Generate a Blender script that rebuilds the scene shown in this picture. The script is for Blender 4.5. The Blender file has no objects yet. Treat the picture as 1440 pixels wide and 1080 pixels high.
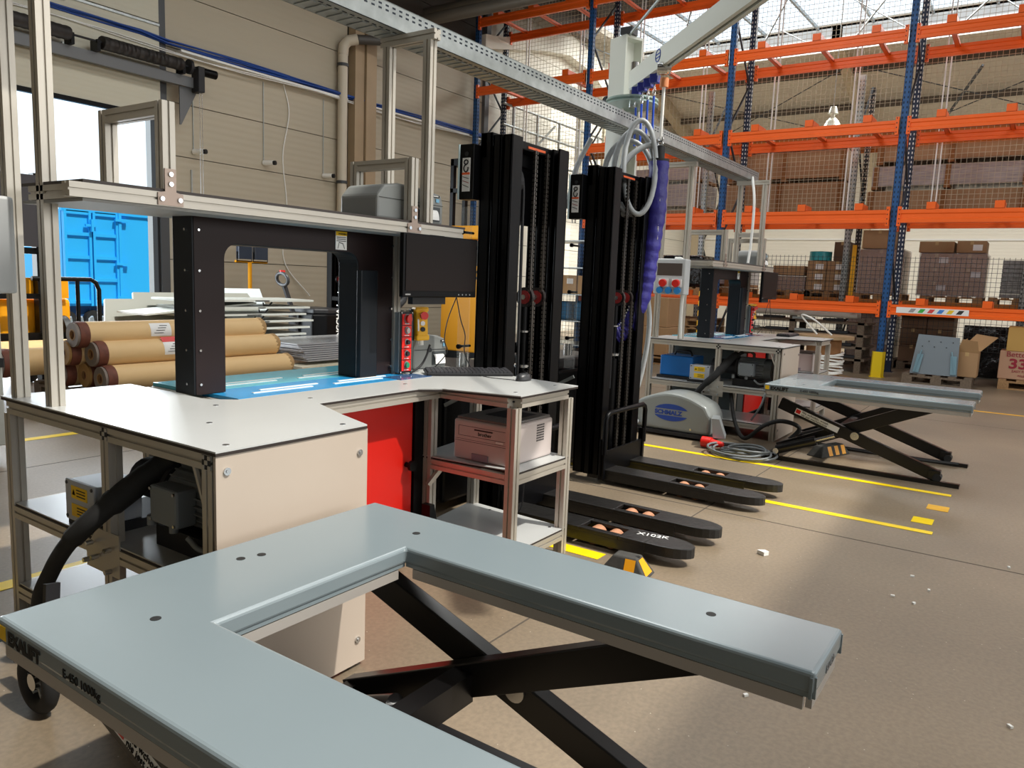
import bpy, bmesh, math, random
from mathutils import Matrix, Vector
random.seed(7)
C = bpy.context.scene.collection
S = bpy.context.scene
PI = math.pi
# ---------------------------------------------------------------- camera, sky, sun, exposure
cam = bpy.data.objects.new('camera', bpy.data.cameras.new('camera')); C.objects.link(cam)
yaw, pitch, roll, F = 0.59843654, 0.13581274, -0.0397076, 1065.36
fw = Vector((math.cos(yaw)*math.cos(pitch), math.sin(yaw)*math.cos(pitch), -math.sin(pitch)))
rt = Vector((math.sin(yaw), -math.cos(yaw), 0)); dn = fw.cross(rt)
cr, sr = math.cos(roll), math.sin(roll)
rx = rt*cr + dn*sr; dy = dn*cr - rt*sr
cam.matrix_world = Matrix(((rx.x, -dy.x, -fw.x, 0), (rx.y, -dy.y, -fw.y, 0), (rx.z, -dy.z, -fw.z, 1.31), (0, 0, 0, 1)))
cam.data.sensor_width = 36; cam.data.lens = F/1440*36; cam.data.clip_start = .05; cam.data.clip_end = 300
S.camera = cam
S.view_settings.view_transform = 'Standard'; S.view_settings.look = 'None'
S.view_settings.exposure = 0.0; S.view_settings.gamma = 1; S.view_settings.use_curve_mapping = False
W = bpy.data.worlds.new('World'); S.world = W; W.use_nodes = True
bgn = W.node_tree.nodes['Background']; bgn.inputs[0].default_value = (.80, .91, 1, 1); bgn.inputs[1].default_value = 1.5
def sun(d, e, ang, col):
    l = bpy.data.lights.new('sun', 'SUN'); l.energy = e; l.angle = ang; l.color = col
    o = bpy.data.objects.new('sun', l); C.objects.link(o); o.rotation_euler = Vector(d).to_track_quat('-Z', 'Y').to_euler(); return o
sun((-.12, .52, -.84), 4.2, .02, (1, .95, .86))
def area(loc, d, sx, sy, p, col=(1, .97, .92)):
    l = bpy.data.lights.new('daylight_fill', 'AREA'); l.shape = 'RECTANGLE'; l.size = sx; l.size_y = sy; l.energy = p; l.color = col
    o = bpy.data.objects.new('daylight_fill', l); C.objects.link(o); o.location = loc
    o.rotation_euler = Vector(d).to_track_quat('-Z', 'Y').to_euler(); return o
# area lamps added for daylight at roof lights, dock door and side windows
area((4.5, -2.2, 7.45), (0, 0, -1), 6, 3.6, 400)
area((7.2, 4.0, 7.45), (0, 0, -1), 9, 2, 300)
area((18.6, 0.5, 7.5), (0, 0, -1), 3, 18, 1300)
area((3.9, 10.45, 1.7), (0, -1, -.1), 4.4, 3.2, 400, (.86, .94, 1))
area((5, -8.7, 3.2), (0, 1, -.05), 14, 2.6, 330, (1, .95, .88))

# ---------------------------------------------------------------- helpers
def hexc(h):
    v = [int(h[i:i+2], 16)/255 for i in (0, 2, 4)]
    return tuple((c/12.92 if c <= .04045 else ((c+.055)/1.055)**2.4) for c in v)+(1,)
MC = {}
def mat(name, h, rough=.5, metal=0., noise=0., scale=8., bump=0., **kw):
    if name in MC: return MC[name]
    m = bpy.data.materials.new(name); m.use_nodes = True; nt = m.node_tree; b = nt.nodes['Principled BSDF']
    c = hexc(h); b.inputs['Base Color'].default_value = c; b.inputs['Roughness'].default_value = rough; b.inputs['Metallic'].default_value = metal
    if kw.get('alpha'): b.inputs['Alpha'].default_value = kw['alpha']
    if kw.get('trans'): b.inputs['Transmission Weight'].default_value = kw['trans']
    if kw.get('spec') is not None: b.inputs['Specular IOR Level'].default_value = kw['spec']
    if kw.get('emit'):
        b.inputs['Emission Color'].default_value = c; b.inputs['Emission Strength'].default_value = kw['emit']
    if noise or bump:
        tc = nt.nodes.new('ShaderNodeTexCoord'); n = nt.nodes.new('ShaderNodeTexNoise'); n.inputs['Scale'].default_value = scale; n.inputs['Detail'].default_value = 5
        mp = nt.nodes.new('ShaderNodeMapping'); mp.inputs['Scale'].default_value = kw.get('stretch', (1, 1, 1))
        nt.links.new(tc.outputs['Object'], mp.inputs[0]); nt.links.new(mp.outputs[0], n.inputs['Vector'])
        if noise:
            r = nt.nodes.new('ShaderNodeValToRGB'); r.color_ramp.elements[0].position = .3; r.color_ramp.elements[1].position = .7
            r.color_ramp.elements[0].color = tuple(x*(1-noise) for x in c[:3])+(1,); r.color_ramp.elements[1].color = tuple(min(1, x*(1+noise*.6)) for x in c[:3])+(1,)
            nt.links.new(n.outputs[0], r.inputs[0]); nt.links.new(r.outputs[0], b.inputs['Base Color'])
        if bump:
            bp = nt.nodes.new('ShaderNodeBump'); bp.inputs['Strength'].default_value = bump; bp.inputs['Distance'].default_value = kw.get('bd', .01)
            nt.links.new(n.outputs[0], bp.inputs['Height']); nt.links.new(bp.outputs[0], b.inputs['Normal'])
    MC[name] = m; return m
alu = mat('aluminium', 'c3bdb2', .42, .55, .06, 3)
galv = mat('galvanised_steel', 'aab0b0', .38, .75, .18, 14)
white = mat('white_laminate', 'babcbb', .3, 0, .03, 3)
core = mat('laminate_core', '2a211d', .6)
cream = mat('cream_panel', 'b8aa9c', .5, 0, .04, 2)
black = mat('black_paint', '070709', .36, 0, .25, 20, spec=.17)
blackm = mat('black_matt', '16161a', .6)
darkg = mat('dark_grey_plastic', '35383b', .5)
arch = mat('arch_brown_black', '261c1c', .45, .05, spec=.22)
archd = mat('arch_dark', '171b20', .45, .05, spec=.25)
rub = mat('rubber', '1a1a1a', .8, 0, .3, 30)
red = mat('machine_red', 'c81b10', .4)
redd = mat('signal_red', 'd02018', .35)
yel = mat('signal_yellow', 'edb010', .45)
orange = mat('rack_orange', 'f2651c', .4, 0, .06, 2)
blue = mat('rack_blue', '1c4f86', .45, 0, .1, 3)
navy = mat('rack_navy', '14243f', .5)
lift = mat('lift_table_grey', '7a868b', .22, 0, .03, 2, spec=.55)
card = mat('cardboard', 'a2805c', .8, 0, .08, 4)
kraft = mat('kraft_paper', 'dbb985', .62, 0, .05, 3)
wood = mat('pallet_wood', '9a7650', .85, 0, .25, 6, stretch=(1, 8, 8))
woodd = mat('old_pallet_wood', '6e5f50', .9, 0, .3, 6, stretch=(1, 8, 8))
steel = mat('bright_steel', 'd0d2d4', .22, 1)
wht = mat('white_paint', 'e6e6e2', .5)
wrap = mat('stretch_wrap', 'b4aab0', .22, 0, .25, 9, .4, alpha=.38)
grayp = mat('grey_plastic', '7d8284', .5)
ink = mat('black_ink', '101010', .7)
inkb = mat('blue_ink', '1d3f94', .6)
inkr = mat('maroon_ink', '8c1d2f', .7)
lblw = mat('white_label', 'e8e8e6', .6)
lbly = mat('yellow_label', 'e8bd10', .6)

class MB:
    def __init__(s): s.v = []; s.f = []; s.sm = []; s.M = None
    def xf(s, M): s.M = M; return s
    def _add(s, vs, fs, smooth=False):
        n = len(s.v)
        for v in vs:
            v = Vector(v)
            s.v.append(s.M @ v if s.M else v)
        for f in fs: s.f.append([i+n for i in f]); s.sm.append(smooth)
        return s
    def box(s, x0, x1, y0, y1, z0, z1):
        return s._add([(x0, y0, z0), (x1, y0, z0), (x1, y1, z0), (x0, y1, z0), (x0, y0, z1), (x1, y0, z1), (x1, y1, z1), (x0, y1, z1)],
            [(0, 3, 2, 1), (4, 5, 6, 7), (0, 1, 5, 4), (1, 2, 6, 5), (2, 3, 7, 6), (3, 0, 4, 7)])
    def basis(s, a, b, up=None):
        a = Vector(a); b = Vector(b); d = (b-a).normalized()
        u = Vector(up) if up else (Vector((0, 0, 1)) if abs(d.z) < .9 else Vector((1, 0, 0)))
        x = d.cross(u).normalized(); y = x.cross(d).normalized()
        return a, b, d, x, y
    def sweep(s, poly, a, b, up=None, smooth=False, caps=True):
        a, b, d, x, y = s.basis(a, b, up); n = len(poly)
        vs = [a+x*p+y*q for p, q in poly]+[b+x*p+y*q for p, q in poly]
        fs = [(i, (i+1) % n, n+(i+1) % n, n+i) for i in range(n)]
        s._add(vs, fs, smooth)
        if caps: s._add(vs, [tuple(range(n-1, -1, -1)), tuple(range(n, 2*n))])
        return s
    def bar(s, a, b, w, h, up=None): return s.sweep([(-w/2, -h/2), (w/2, -h/2), (w/2, h/2), (-w/2, h/2)], a, b, up)
    def cyl(s, a, b, r, n=16, r2=None):
        a, b, d, x, y = s.basis(a, b); r2 = r if r2 is None else r2
        vs = [a+x*r*math.cos(2*PI*i/n)+y*r*math.sin(2*PI*i/n) for i in range(n)]+[b+x*r2*math.cos(2*PI*i/n)+y*r2*math.sin(2*PI*i/n) for i in range(n)]
        s._add(vs, [(i, (i+1) % n, n+(i+1) % n, n+i) for i in range(n)], True)
        return s._add(vs, [tuple(range(n-1, -1, -1)), tuple(range(n, 2*n))])
    def ring(s, a, b, r, ri, n=20):
        a, b, d, x, y = s.basis(a, b); vs = []
        for P, R_ in ((a, r), (b, r), (b, ri), (a, ri)):
            vs += [P+x*R_*math.cos(2*PI*i/n)+y*R_*math.sin(2*PI*i/n) for i in range(n)]
        for k in range(4):
            s._add([], [])
        fs = []
        for k in range(4):
            for i in range(n): fs.append((k*n+i, k*n+(i+1) % n, ((k+1) % 4)*n+(i+1) % n, ((k+1) % 4)*n+i))
        return s._add(vs, fs, False)
    def tube(s, pts, r, n=8, closed=False, step=None):
        P = [Vector(p) for p in pts]; m = len(P); rs = r if isinstance(r, (list, tuple)) else [r]*m; vs = []; px = None
        for i, p in enumerate(P):
            a = P[(i-1) % m] if (closed or i > 0) else p; b = P[(i+1) % m] if (closed or i < m-1) else p
            d = (b-a).normalized()
            if px is None:
                u = Vector((0, 0, 1)) if abs(d.z) < .9 else Vector((1, 0, 0)); x = d.cross(u).normalized()
            else: x = (px-d*px.dot(d)).normalized()
            px = x; y = d.cross(x)
            vs += [p+x*rs[i]*math.cos(2*PI*k/n)+y*rs[i]*math.sin(2*PI*k/n) for k in range(n)]
        fs = []
        for i in range(m if closed else m-1):
            j = (i+1) % m
            for k in range(n): fs.append((i*n+k, i*n+(k+1) % n, j*n+(k+1) % n, j*n+k))
        s._add(vs, fs, True)
        if not closed: s._add(vs, [tuple(range(n-1, -1, -1)), tuple(range((m-1)*n, m*n))])
        return s
    def prism(s, poly, z0, z1):
        n = len(poly); vs = [(x, y, z0) for x, y in poly]+[(x, y, z1) for x, y in poly]
        return s._add(vs, [tuple(range(n-1, -1, -1)), tuple(range(n, 2*n))]+[(i, (i+1) % n, n+(i+1) % n, n+i) for i in range(n)])
    def plate(s, poly, o, ex, ey, t):   # polygon in plane (o,ex,ey), thickness t along ex x ey
        o = Vector(o); ex = Vector(ex).normalized(); ey = Vector(ey).normalized(); nz = ex.cross(ey)*t; n = len(poly)
        vs = [o+ex*p+ey*q for p, q in poly]+[o+ex*p+ey*q+nz for p, q in poly]
        return s._add(vs, [tuple(range(n-1, -1, -1)), tuple(range(n, 2*n))]+[(i, (i+1) % n, n+(i+1) % n, n+i) for i in range(n)])
    def build(s, name, m, parent=None, bevel=0, seg=2):
        me = bpy.data.meshes.new(name); off = Vector(parent_loc(parent)) if parent else Vector((0, 0, 0))
        me.from_pydata([tuple(v-off) for v in s.v], [], s.f); me.polygons.foreach_set('use_smooth', s.sm); me.materials.append(m)
        bm = bmesh.new(); bm.from_mesh(me); bmesh.ops.recalc_face_normals(bm, faces=bm.faces); bm.to_mesh(me); bm.free()
        o = bpy.data.objects.new(name, me); C.objects.link(o)
        if parent: o.parent = parent
        if bevel:
            b = o.modifiers.new('bevel', 'BEVEL'); b.width = bevel; b.segments = seg; b.limit_method = 'ANGLE'
        return o
def parent_loc(p):
    v = Vector((0, 0, 0))
    while p: v += p.location; p = p.parent
    return v
def tag(o, label, cat, group=None, kind=None):
    o['label'] = label; o['category'] = cat
    if len(label.split()) > 16: print('LONG', label)
    if group: o['group'] = group
    if kind: o['kind'] = kind
    return o
def thing(name, label, cat, loc, group=None):
    o = bpy.data.objects.new(name, None); C.objects.link(o); o.location = loc; o.empty_display_size = .1
    return tag(o, label, cat, group)
def struct(o): o['kind'] = 'structure'; return o
def dup(r, off, label=None, group=None):
    c = r.copy(); C.objects.link(c); c.location = r.location+Vector(off)
    if label: c['label'] = label
    if group: c['group'] = group
    for ch in list(r.children):
        d = ch.copy(); C.objects.link(d); d.parent = c
        for g in list(ch.children):
            e = g.copy(); C.objects.link(e); e.parent = d
    return c
def dupk(o, off, parent):
    d = o.copy(); C.objects.link(d); d.parent = parent; d.location = o.location+Vector(off); return d
def text(s, size, o, ex, ey, m, parent, name='lettering', t=.0008, bold=0, sx=1.0):
    cu = bpy.data.curves.new('t', 'FONT'); cu.body = s; cu.size = size; cu.extrude = t; cu.offset = bold
    ob = bpy.data.objects.new('t', cu); C.objects.link(ob); bpy.context.view_layer.update()
    me = bpy.data.meshes.new_from_object(ob.evaluated_get(bpy.context.evaluated_depsgraph_get()))
    bpy.data.objects.remove(ob)
    ex = Vector(ex).normalized(); ey = Vector(ey).normalized(); ez = ex.cross(ey); off = parent_loc(parent); o = Vector(o)-off
    for v in me.vertices: v.co = o+ex*v.co.x*sx+ey*v.co.y+ez*v.co.z
    me.materials.clear(); me.materials.append(m); me.name = name
    ob = bpy.data.objects.new(name, me); C.objects.link(ob); ob.parent = parent; return ob
G = .045
def slot(w, h=None):      # T-slot extrusion outline
    h = h or w; a = w/2; b = h/2; g = .004; d = .007
    return [(-a, -b), (-g, -b), (-g, -b+d), (g, -b+d), (g, -b), (a, -b), (a, -g), (a-d, -g), (a-d, g), (a, g), (a, b), (g, b), (g, b-d), (-g, b-d), (-g, b), (-a, b), (-a, g), (-a+d, g), (-a+d, -g), (-a, -g)]
def prof(a, b, parent, name='profile', m=None, w=G):
    return MB().sweep(slot(w), a, b).build(name, m or alu, parent)
def smooth_path(pts, n=8):
    P = [Vector(p) for p in pts]; P = [P[0]*2-P[1]]+P+[P[-1]*2-P[-2]]; out = []
    for i in range(1, len(P)-2):
        for k in range(n):
            t = k/n; a, b, c, d = P[i-1:i+3]
            out.append(.5*((2*b)+(c-a)*t+(2*a-5*b+4*c-d)*t*t+(3*b-a-3*c+d)*t**3))
    out.append(P[-2]); return out

# ---------------------------------------------------------------- the hall
fm = mat('floor_concrete', '8d8172', .42, 0, 0, 1)
nt = fm.node_tree; b = nt.nodes['Principled BSDF']; tc = nt.nodes.new('ShaderNodeTexCoord')
n1 = nt.nodes.new('ShaderNodeTexNoise'); n1.inputs['Scale'].default_value = .7; n1.inputs['Detail'].default_value = 8
n2 = nt.nodes.new('ShaderNodeTexNoise'); n2.inputs['Scale'].default_value = 60; n2.inputs['Detail'].default_value = 4
n3 = nt.nodes.new('ShaderNodeTexVoronoi'); n3.inputs['Scale'].default_value = 22; n3.inputs['Randomness'].default_value = 1
for n in (n1, n2, n3): nt.links.new(tc.outputs['Object'], n.inputs['Vector'])
r1 = nt.nodes.new('ShaderNodeValToRGB'); r1.color_ramp.elements[0].position = .3; r1.color_ramp.elements[1].position = .72
r1.color_ramp.elements[0].color = hexc('6f6353'); r1.color_ramp.elements[1].color = hexc('8d7d68')
r2 = nt.nodes.new('ShaderNodeValToRGB'); r2.color_ramp.elements[0].position = .35; r2.color_ramp.elements[1].position = .65
r2.color_ramp.elements[0].color = (.86, .86, .86, 1); r2.color_ramp.elements[1].color = (1.06, 1.06, 1.06, 1)
mx = nt.nodes.new('ShaderNodeMix'); mx.data_type = 'RGBA'; mx.blend_type = 'MULTIPLY'; mx.inputs[0].default_value = 1
nt.links.new(n1.outputs[0], r1.inputs[0]); nt.links.new(n2.outputs[0], r2.inputs[0]); nt.links.new(r1.outputs[0], mx.inputs[6]); nt.links.new(r2.outputs[0], mx.inputs[7])
r3 = nt.nodes.new('ShaderNodeValToRGB'); r3.color_ramp.elements[0].position = .02; r3.color_ramp.elements[1].position = .06
r3.color_ramp.elements[0].color = (1, 1, 1, 1); r3.color_ramp.elements[1].color = (0, 0, 0, 1); nt.links.new(n3.outputs[0], r3.inputs[0])
mx2 = nt.nodes.new('ShaderNodeMix'); mx2.data_type = 'RGBA'; nt.links.new(r3.outputs[0], mx2.inputs[0]); nt.links.new(mx.outputs[2], mx2.inputs[6]); mx2.inputs[7].default_value = hexc('c8bfae')
nt.links.new(mx2.outputs[2], b.inputs['Base Color'])
X0, X1, Y0, Y1 = -6.5, 26.3, -9.2, 10.6
floor = struct(MB().box(X0, X1, Y0, Y1+.3, -.3, 0).build('floor', fm))
jm = mat('joint_sealant', '4e463d', .9)
for a in ((4.31, 4.322, Y0, Y1, 0), (X0, X1, 1.50, 1.508, 0), (X0, X1, 5.20, 5.21, 0), (9.2, 9.21, Y0, Y1, 0)): MB().box(a[0], a[1], a[2], a[3], 0, .0006).build('joint', jm, floor)
tape = mat('yellow_floor_tape', 'f2d000', .45, 0, .05, 12)
tapeo = mat('worn_floor_tape', 'd8a21a', .6, 0, .1, 12)
for a in ((5.705, 5.765, .33, 3.5), (4.70, 4.76, .34, 3.4), (3.13, 3.22, 1.60, 2.0), (X0, 8.0, 6.0, 6.09), (X0, 1.9, 3.28, 3.37), (4.90, 5.03, .36, .47)):
    MB().box(a[0], a[1], a[2], a[3], .0006, .0022).build('floor_tape', tape, floor)
for a in ((5.27, 5.40, .31, .43), (10.35, 10.43, -5, 2.6), (X0, .9, 3.28, 3.37)):
    MB().box(a[0], a[1], a[2], a[3], .0006, .002).build('floor_tape', tapeo, floor)
for i in range(14):
    x, y = random.uniform(1.6, 5), random.uniform(-.3, 1.2)
    o = MB().xf(Matrix.Translation((x, y, .004)) @ Matrix.Rotation(random.random()*6, 4, 'Z')).box(-.007, .009, -.005, .005, -.004, .004).build('foam_crumb', wht, floor)
tag(MB().prism([(3.72, .98), (3.75, .965), (3.765, .99), (3.74, 1.02)], 0.0006, .02).build('foam_scrap', wht), 'small white scrap of foam on the floor beyond the fork tips', 'scrap')

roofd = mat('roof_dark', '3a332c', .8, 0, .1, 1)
# left wall of sandwich panels
wallm = mat('wall_panel_beige', 'b3a995', .6)
def ribs(m, sc, st, axis='Z'):
    nt = m.node_tree; b = nt.nodes['Principled BSDF']; tc = nt.nodes.new('ShaderNodeTexCoord'); w = nt.nodes.new('ShaderNodeTexWave'); w.bands_direction = axis
    w.inputs['Scale'].default_value = sc; w.inputs['Distortion'].default_value = 0; bp = nt.nodes.new('ShaderNodeBump'); bp.inputs['Strength'].default_value = st; bp.inputs['Distance'].default_value = .01
    nt.links.new(tc.outputs['Object'], w.inputs['Vector']); nt.links.new(w.outputs['Fac'], bp.inputs['Height']); nt.links.new(bp.outputs[0], b.inputs['Normal'])
ribs(wallm, 3.2, .25)
wallw = mat('wall_panel_white', 'e4e0d2', .6); ribs(wallw, 3.2, .2)
WV = 10.6
wl = struct(MB().box(X0, 1.4, WV+.02, WV+.2, 0, 8).box(6.40, X1, WV+.02, WV+.2, 0, 8).box(1.4, 6.40, WV+.02, WV+.2, 3.45, 8).build('wall_left', mat('wall_core', '4a453c', .8)))
zs = [-.08+.75*i for i in range(12)]
for i in range(11):
    z0, z1 = max(0, zs[i]+.006), min(8, zs[i+1]-.006)
    for u0, u1, mm in ((X0, 1.4, wallm), (6.40, 9.9, wallm), (10.45, 13.9, wallm), (14.05, 20, wallw), (20.02, 26, wallw)):
        MB().box(u0, u1, WV-.02, WV+.02, z0, z1).build('panel', roofd if (z0 > 5.8 and mm is wallm) else mm, wl)  # top beige rows take the dark roof colour as painted shadow
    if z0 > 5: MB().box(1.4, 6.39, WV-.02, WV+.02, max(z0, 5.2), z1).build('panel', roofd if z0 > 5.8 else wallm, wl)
colm = mat('column_beige', 'a58f72', .6, 0, .1, 2)
MB().box(9.93, 10.15, WV-.2, WV-.02, 0, 8).build('column', colm, wl); MB().box(10.17, 10.42, WV-.24, WV-.02, 0, 8).build('column', colm, wl)
MB().box(13.9, 14.05, WV-.1, WV, 0, 8).build('column', mat('grey_steel', '66686a', .5, .3), wl)
# dock door
d1 = struct(MB().box(6.27, 6.40, WV-.1, WV+.02, 0, 5.3).box(1.25, 1.4, WV-.1, WV+.02, 0, 5.3).build('door_1', mat('door_frame_grey', '4b4d50', .5, .3)))
MB().box(6.24, 6.27, WV-.06, WV+.06, 0, 3.5).box(1.4, 1.48, WV-.06, WV+.06, 0, 3.5).build('track', blackm, d1)
MB().box(6.42, 6.5, WV+.2, WV+.5, 0, 3.5).build('dock_seal', mat('seal_pale', 'dfe6ea', .6), d1)
secm = mat('door_section_cream', 'c2beac', .5); ribs(secm, 5, .15)
for i in range(3):
    MB().box(1.42, 6.28, WV-.14, WV-.1, 3.42+i*.62, 3.42+i*.62+.6).build('door_section', secm, d1)
    MB().box(1.42, 6.28, WV-.16, WV-.14, 3.99+i*.62, 4.02+i*.62).build('stiffener', galv, d1)
    for u in (3.2, 5.0): MB().box(u-.03, u+.03, WV-.17, WV-.14, 3.95+i*.62, 4.06+i*.62).build('hinge', galv, d1)
MB().box(1.42, 6.28, WV-.15, WV-.09, 3.36, 3.42).build('bottom_seal', black, d1)
t = thing('torsion_shaft', 'black torsion spring shaft of the dock door on its steel beam', 'door spring', (4, WV-.35, 4.2))
MB().box(1.4, 6.75, WV-.32, WV-.24, 3.86, 4.0).build('support_beam', mat('grey_steel', '66686a', .5, .3), t)
MB().cyl((1.4, WV-.38, 4.12), (6.75, WV-.38, 4.12), .014).build('shaft', blackm, t)
for a, bb in ((2.6, 4.95), (5.35, 6.45)):
    o = MB().tube([(a+(bb-a)*i/60, WV-.38+.004*math.sin(i*2), 4.12) for i in range(61)], [.082+.006*(i % 2) for i in range(61)], 12).build('spring', mat('worn_spring', '2f2b29', .6, .3, .5, 12), t)
for a in (4.98, 5.3, 6.48): MB().box(a-.02, a+.02, WV-.42, WV-.24, 4.0, 4.14).build('bearing_bracket', black, t)
MB().cyl((6.56, WV-.38, 4.12), (6.6, WV-.38, 4.12), .1, 20).build('cable_drum', blackm, t)
MB().plate([(0, 0), (.3, 0), (.02, -.55), (0, -.55)], (6.5, WV-.24, 3.88), (1, 0, 0), (0, 0, 1), .02).build('gusset', mat('grey_steel', '66686a'), t)
t = thing('door_motor', 'black door operator motor hanging at the end of the torsion shaft', 'motor', (6.8, WV-.35, 4.0))
MB().box(6.68, 6.78, WV-.45, WV-.27, 3.8, 4.15).build('gearbox', blackm, t, .01); MB().cyl((6.78, WV-.38, 4.1), (7.0, WV-.38, 4.1), .06).build('motor_drum', black, t)
MB().tube([(6.72, WV-.4, 3.8), (6.72, WV-.4, 2.2)], .004, 6).tube([(6.76, WV-.4, 3.8), (6.76, WV-.4, 2.2)], .004, 6).build('pull_chain', steel, t)
# cable run, pipe, conduits
t = thing('cable_ladder', 'white wall cable ladder carrying a thick bundle of blue cables', 'cable tray', (6, WV-.1, 4.5))
MB().box(6.6, 9.8, WV-.16, WV-.02, 4.36, 4.39).box(10.5, 13.3, WV-.16, WV-.02, 4.36, 4.39).build('tray', wht, t)
bl = mat('blue_cable', '12408c', .4)
for k in range(7):
    ph = random.random()*6; oy = -.05-.02*(k % 3); oz = 4.42+.022*(k//3)
    MB().tube([(x*.4, WV-.08+oy+.012*math.sin(x*.7+ph), oz+.02*math.sin(x*.5+ph)+(.0 if x*.4 > 6 else .04)) for x in range(2, 40)], .014, 6).build('blue_cable', bl, t)
for k in range(2): MB().tube([(x*.4, WV-.16, 4.33+.03*math.sin(x*.6+k)) for x in range(2, 40)], .007, 6).build('white_cable', wht, t)
pm = mat('pipe_cream', 'c5bba8', .45)
t = thing('downpipe', 'cream rainwater downpipe with elbow beside the wall column', 'pipe', (9.65, WV-.15, 0))
MB().cyl((9.68, WV-.15, 0), (9.68, WV-.15, 5.1), .085, 18).build('pipe', pm, t)
MB().tube([(9.68, WV-.15, 5.1), (9.69, WV-.16, 5.25), (9.74, WV-.22, 5.34), (9.86, WV-.32, 5.38)], .092, 16).build('elbow', pm, t)
MB().cyl((9.86, WV-.32, 5.38), (11.3, WV-1.1, 5.55), .08, 16).build('branch', mat('pipe_dark', '4a4642', .5), t)
for z in (.9, 2.9, 4.9): MB().cyl((9.68, WV-.15, z), (9.68, WV-.15, z+.05), .1, 18).build('collar', darkg, t)
for i, (u, z) in enumerate(((6.85, 3.02), (8.1, 3.04), (9.35, 3.0))):
    t = thing('wall_sensor', ['small white wall camera nearest the dock door', 'small white wall camera in the middle of the panel wall', 'small white wall camera beside the downpipe'][i], 'camera', (u, WV-.03, z))
    MB().cyl((u, WV-.03, z), (u, WV-.03, 4.3), .008, 6).build('conduit', galv, t)
    MB().cyl((u, WV-.03, z), (u+.06, WV-.2, z), .04, 12).build('housing', wht, t); MB().cyl((u+.06, WV-.2, z), (u+.075, WV-.24, z), .035, 12).build('lens', ink, t)
tag(MB().tube(smooth_path([(8.5, WV-.03, 4.35), (8.6, WV-.04, 3.9), (8.48, WV-.03, 3.2), (8.56, WV-.03, 2.4), (8.5, WV-.03, 1.5), (9.0, WV-.1, .9)]), .01, 6).build('hanging_cable', wht), 'white cable hanging loose down the beige panel wall', 'cable')
t = thing('wall_plug', 'red plug on a looped cable beside the dock door', 'plug', (6.7, WV-.05, 1.5))
MB().tube(smooth_path([(6.65, WV-.04, 2.2), (6.62, WV-.05, 1.6), (6.7, WV-.06, 1.1), (6.85, WV-.05, 1.3), (6.8, WV-.06, 1.6)]), .01, 6).build('cable', darkg, t)
MB().cyl((6.84, WV-.08, 1.35), (6.88, WV-.08, 1.5), .04, 10).build('plug_body', redd, t)
MB().box(6.55, 6.8, WV-.04, WV-.02, 2.3, 2.32).box(6.8, 6.82, WV-.04, WV-.02, 2.3, 2.75).build('conduit', galv, t)
# other walls
struct(MB().box(X1, X1+.2, Y0, Y1+.2, 0, 8).build('wall_back', wallw))
struct(MB().box(X0-.2, X0, Y0, Y1+.2, 0, 8).build('wall_rear', wallm))
wr = struct(MB().box(X0, X1, Y0-.2, Y0, 0, 1.7).box(X0, X1, Y0-.2, Y0, 4.6, 8).build('wall_right', wallm))
for k in range(12): MB().box(X0+k*2.8, X0+k*2.8+.12, Y0-.12, Y0-.04, 1.7, 4.6).build('window_mullion', wht, wr)
MB().box(X1-.04, X1, Y0, Y1, 3.0, 3.05).build('rail', wht, wl)
# roof: flat dark deck over the packing area, ridge light, far slope
roofg = mat('roof_sheet', 'cfc6b4', .7, 0, .06, 1); ribs(roofg, 2.2, .5, 'X')
ce = MB()
holes = [(1.5, 7.5, -4.0, -.4), (2.7, 11.7, 3.0, 5.0)]  # unseen roof openings, added to light the hall and put sun on the bench
xs = sorted({X0, 17.1}|{h[0] for h in holes}|{h[1] for h in holes}); ys = sorted({Y0, Y1+.2}|{h[2] for h in holes}|{h[3] for h in holes})
for i in range(len(xs)-1):
    for j in range(len(ys)-1):
        cx, cy = (xs[i]+xs[i+1])/2, (ys[j]+ys[j+1])/2
        if not any(h[0] < cx < h[1] and h[2] < cy < h[3] for h in holes): ce.box(xs[i], xs[i+1], ys[j], ys[j+1], 7.6, 7.75)
ceil = struct(ce.build('ceiling', roofd))
MB().plate([(0, 0), (6.2, -1.8), (6.2, -1.7), (0, .1)], (20.3, Y0, 7.7), (1, 0, 0), (0, 0, 1), -(Y1+.2-Y0)).build('roof_slope', roofg, ceil)
MB().box(20.3, 20.36, Y0, 9.8, 7.15, 7.75).build('rooflight_upstand', wht, ceil)
MB().box(17.1, 20.4, 9.8, Y1+.2, 7.6, 7.75).build('ridge_end', roofg, ceil)
barm = mat('glazing_bar_grey', '8c9498', .5, .4)
for k in range(16):
    v = Y0+.6+k*1.25
    MB().bar((17.1, v, 7.62), (20.3, v, 7.72), .05, .07).build('glazing_bar', barm, ceil)
for k in range(9):
    v = Y0+1+k*2.2
    MB().bar((17.2, v, 7.55), (20.2, v+1.6, 7.2), .03, .03).build('brace_rod', barm, ceil); MB().bar((20.2, v, 7.2), (17.2, v+1.4, 7.55), .02, .02).build('brace_rod', barm, ceil)
for i in range(6): MB().box(X0, 17, Y0+i*3.6+.8, Y0+i*3.6+1.0, 7.15, 7.6).build('roof_beam', mat('beam_brown', '4d4337', .7), ceil)
for u, z, rr_ in ((11.5, 6.15, .11), (11.95, 6.5, .07), (9.0, 6.9, .1)): MB().cyl((u, Y0, z), (u, Y1, z), rr_, 14).build('duct_pipe', mat('duct_grey', '6b655c', .5, .3), ceil)
for u in (21.8, 23.6, 25.3): MB().box(u, u+.1, Y0, Y1, 7.7-(u-20.3)*.29-.28, 7.7-(u-20.3)*.29-.12).build('purlin', mat('beam_brown', '4d4337'), ceil)
cfm = mat('frame_cream', 'b9a98c', .6)
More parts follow.
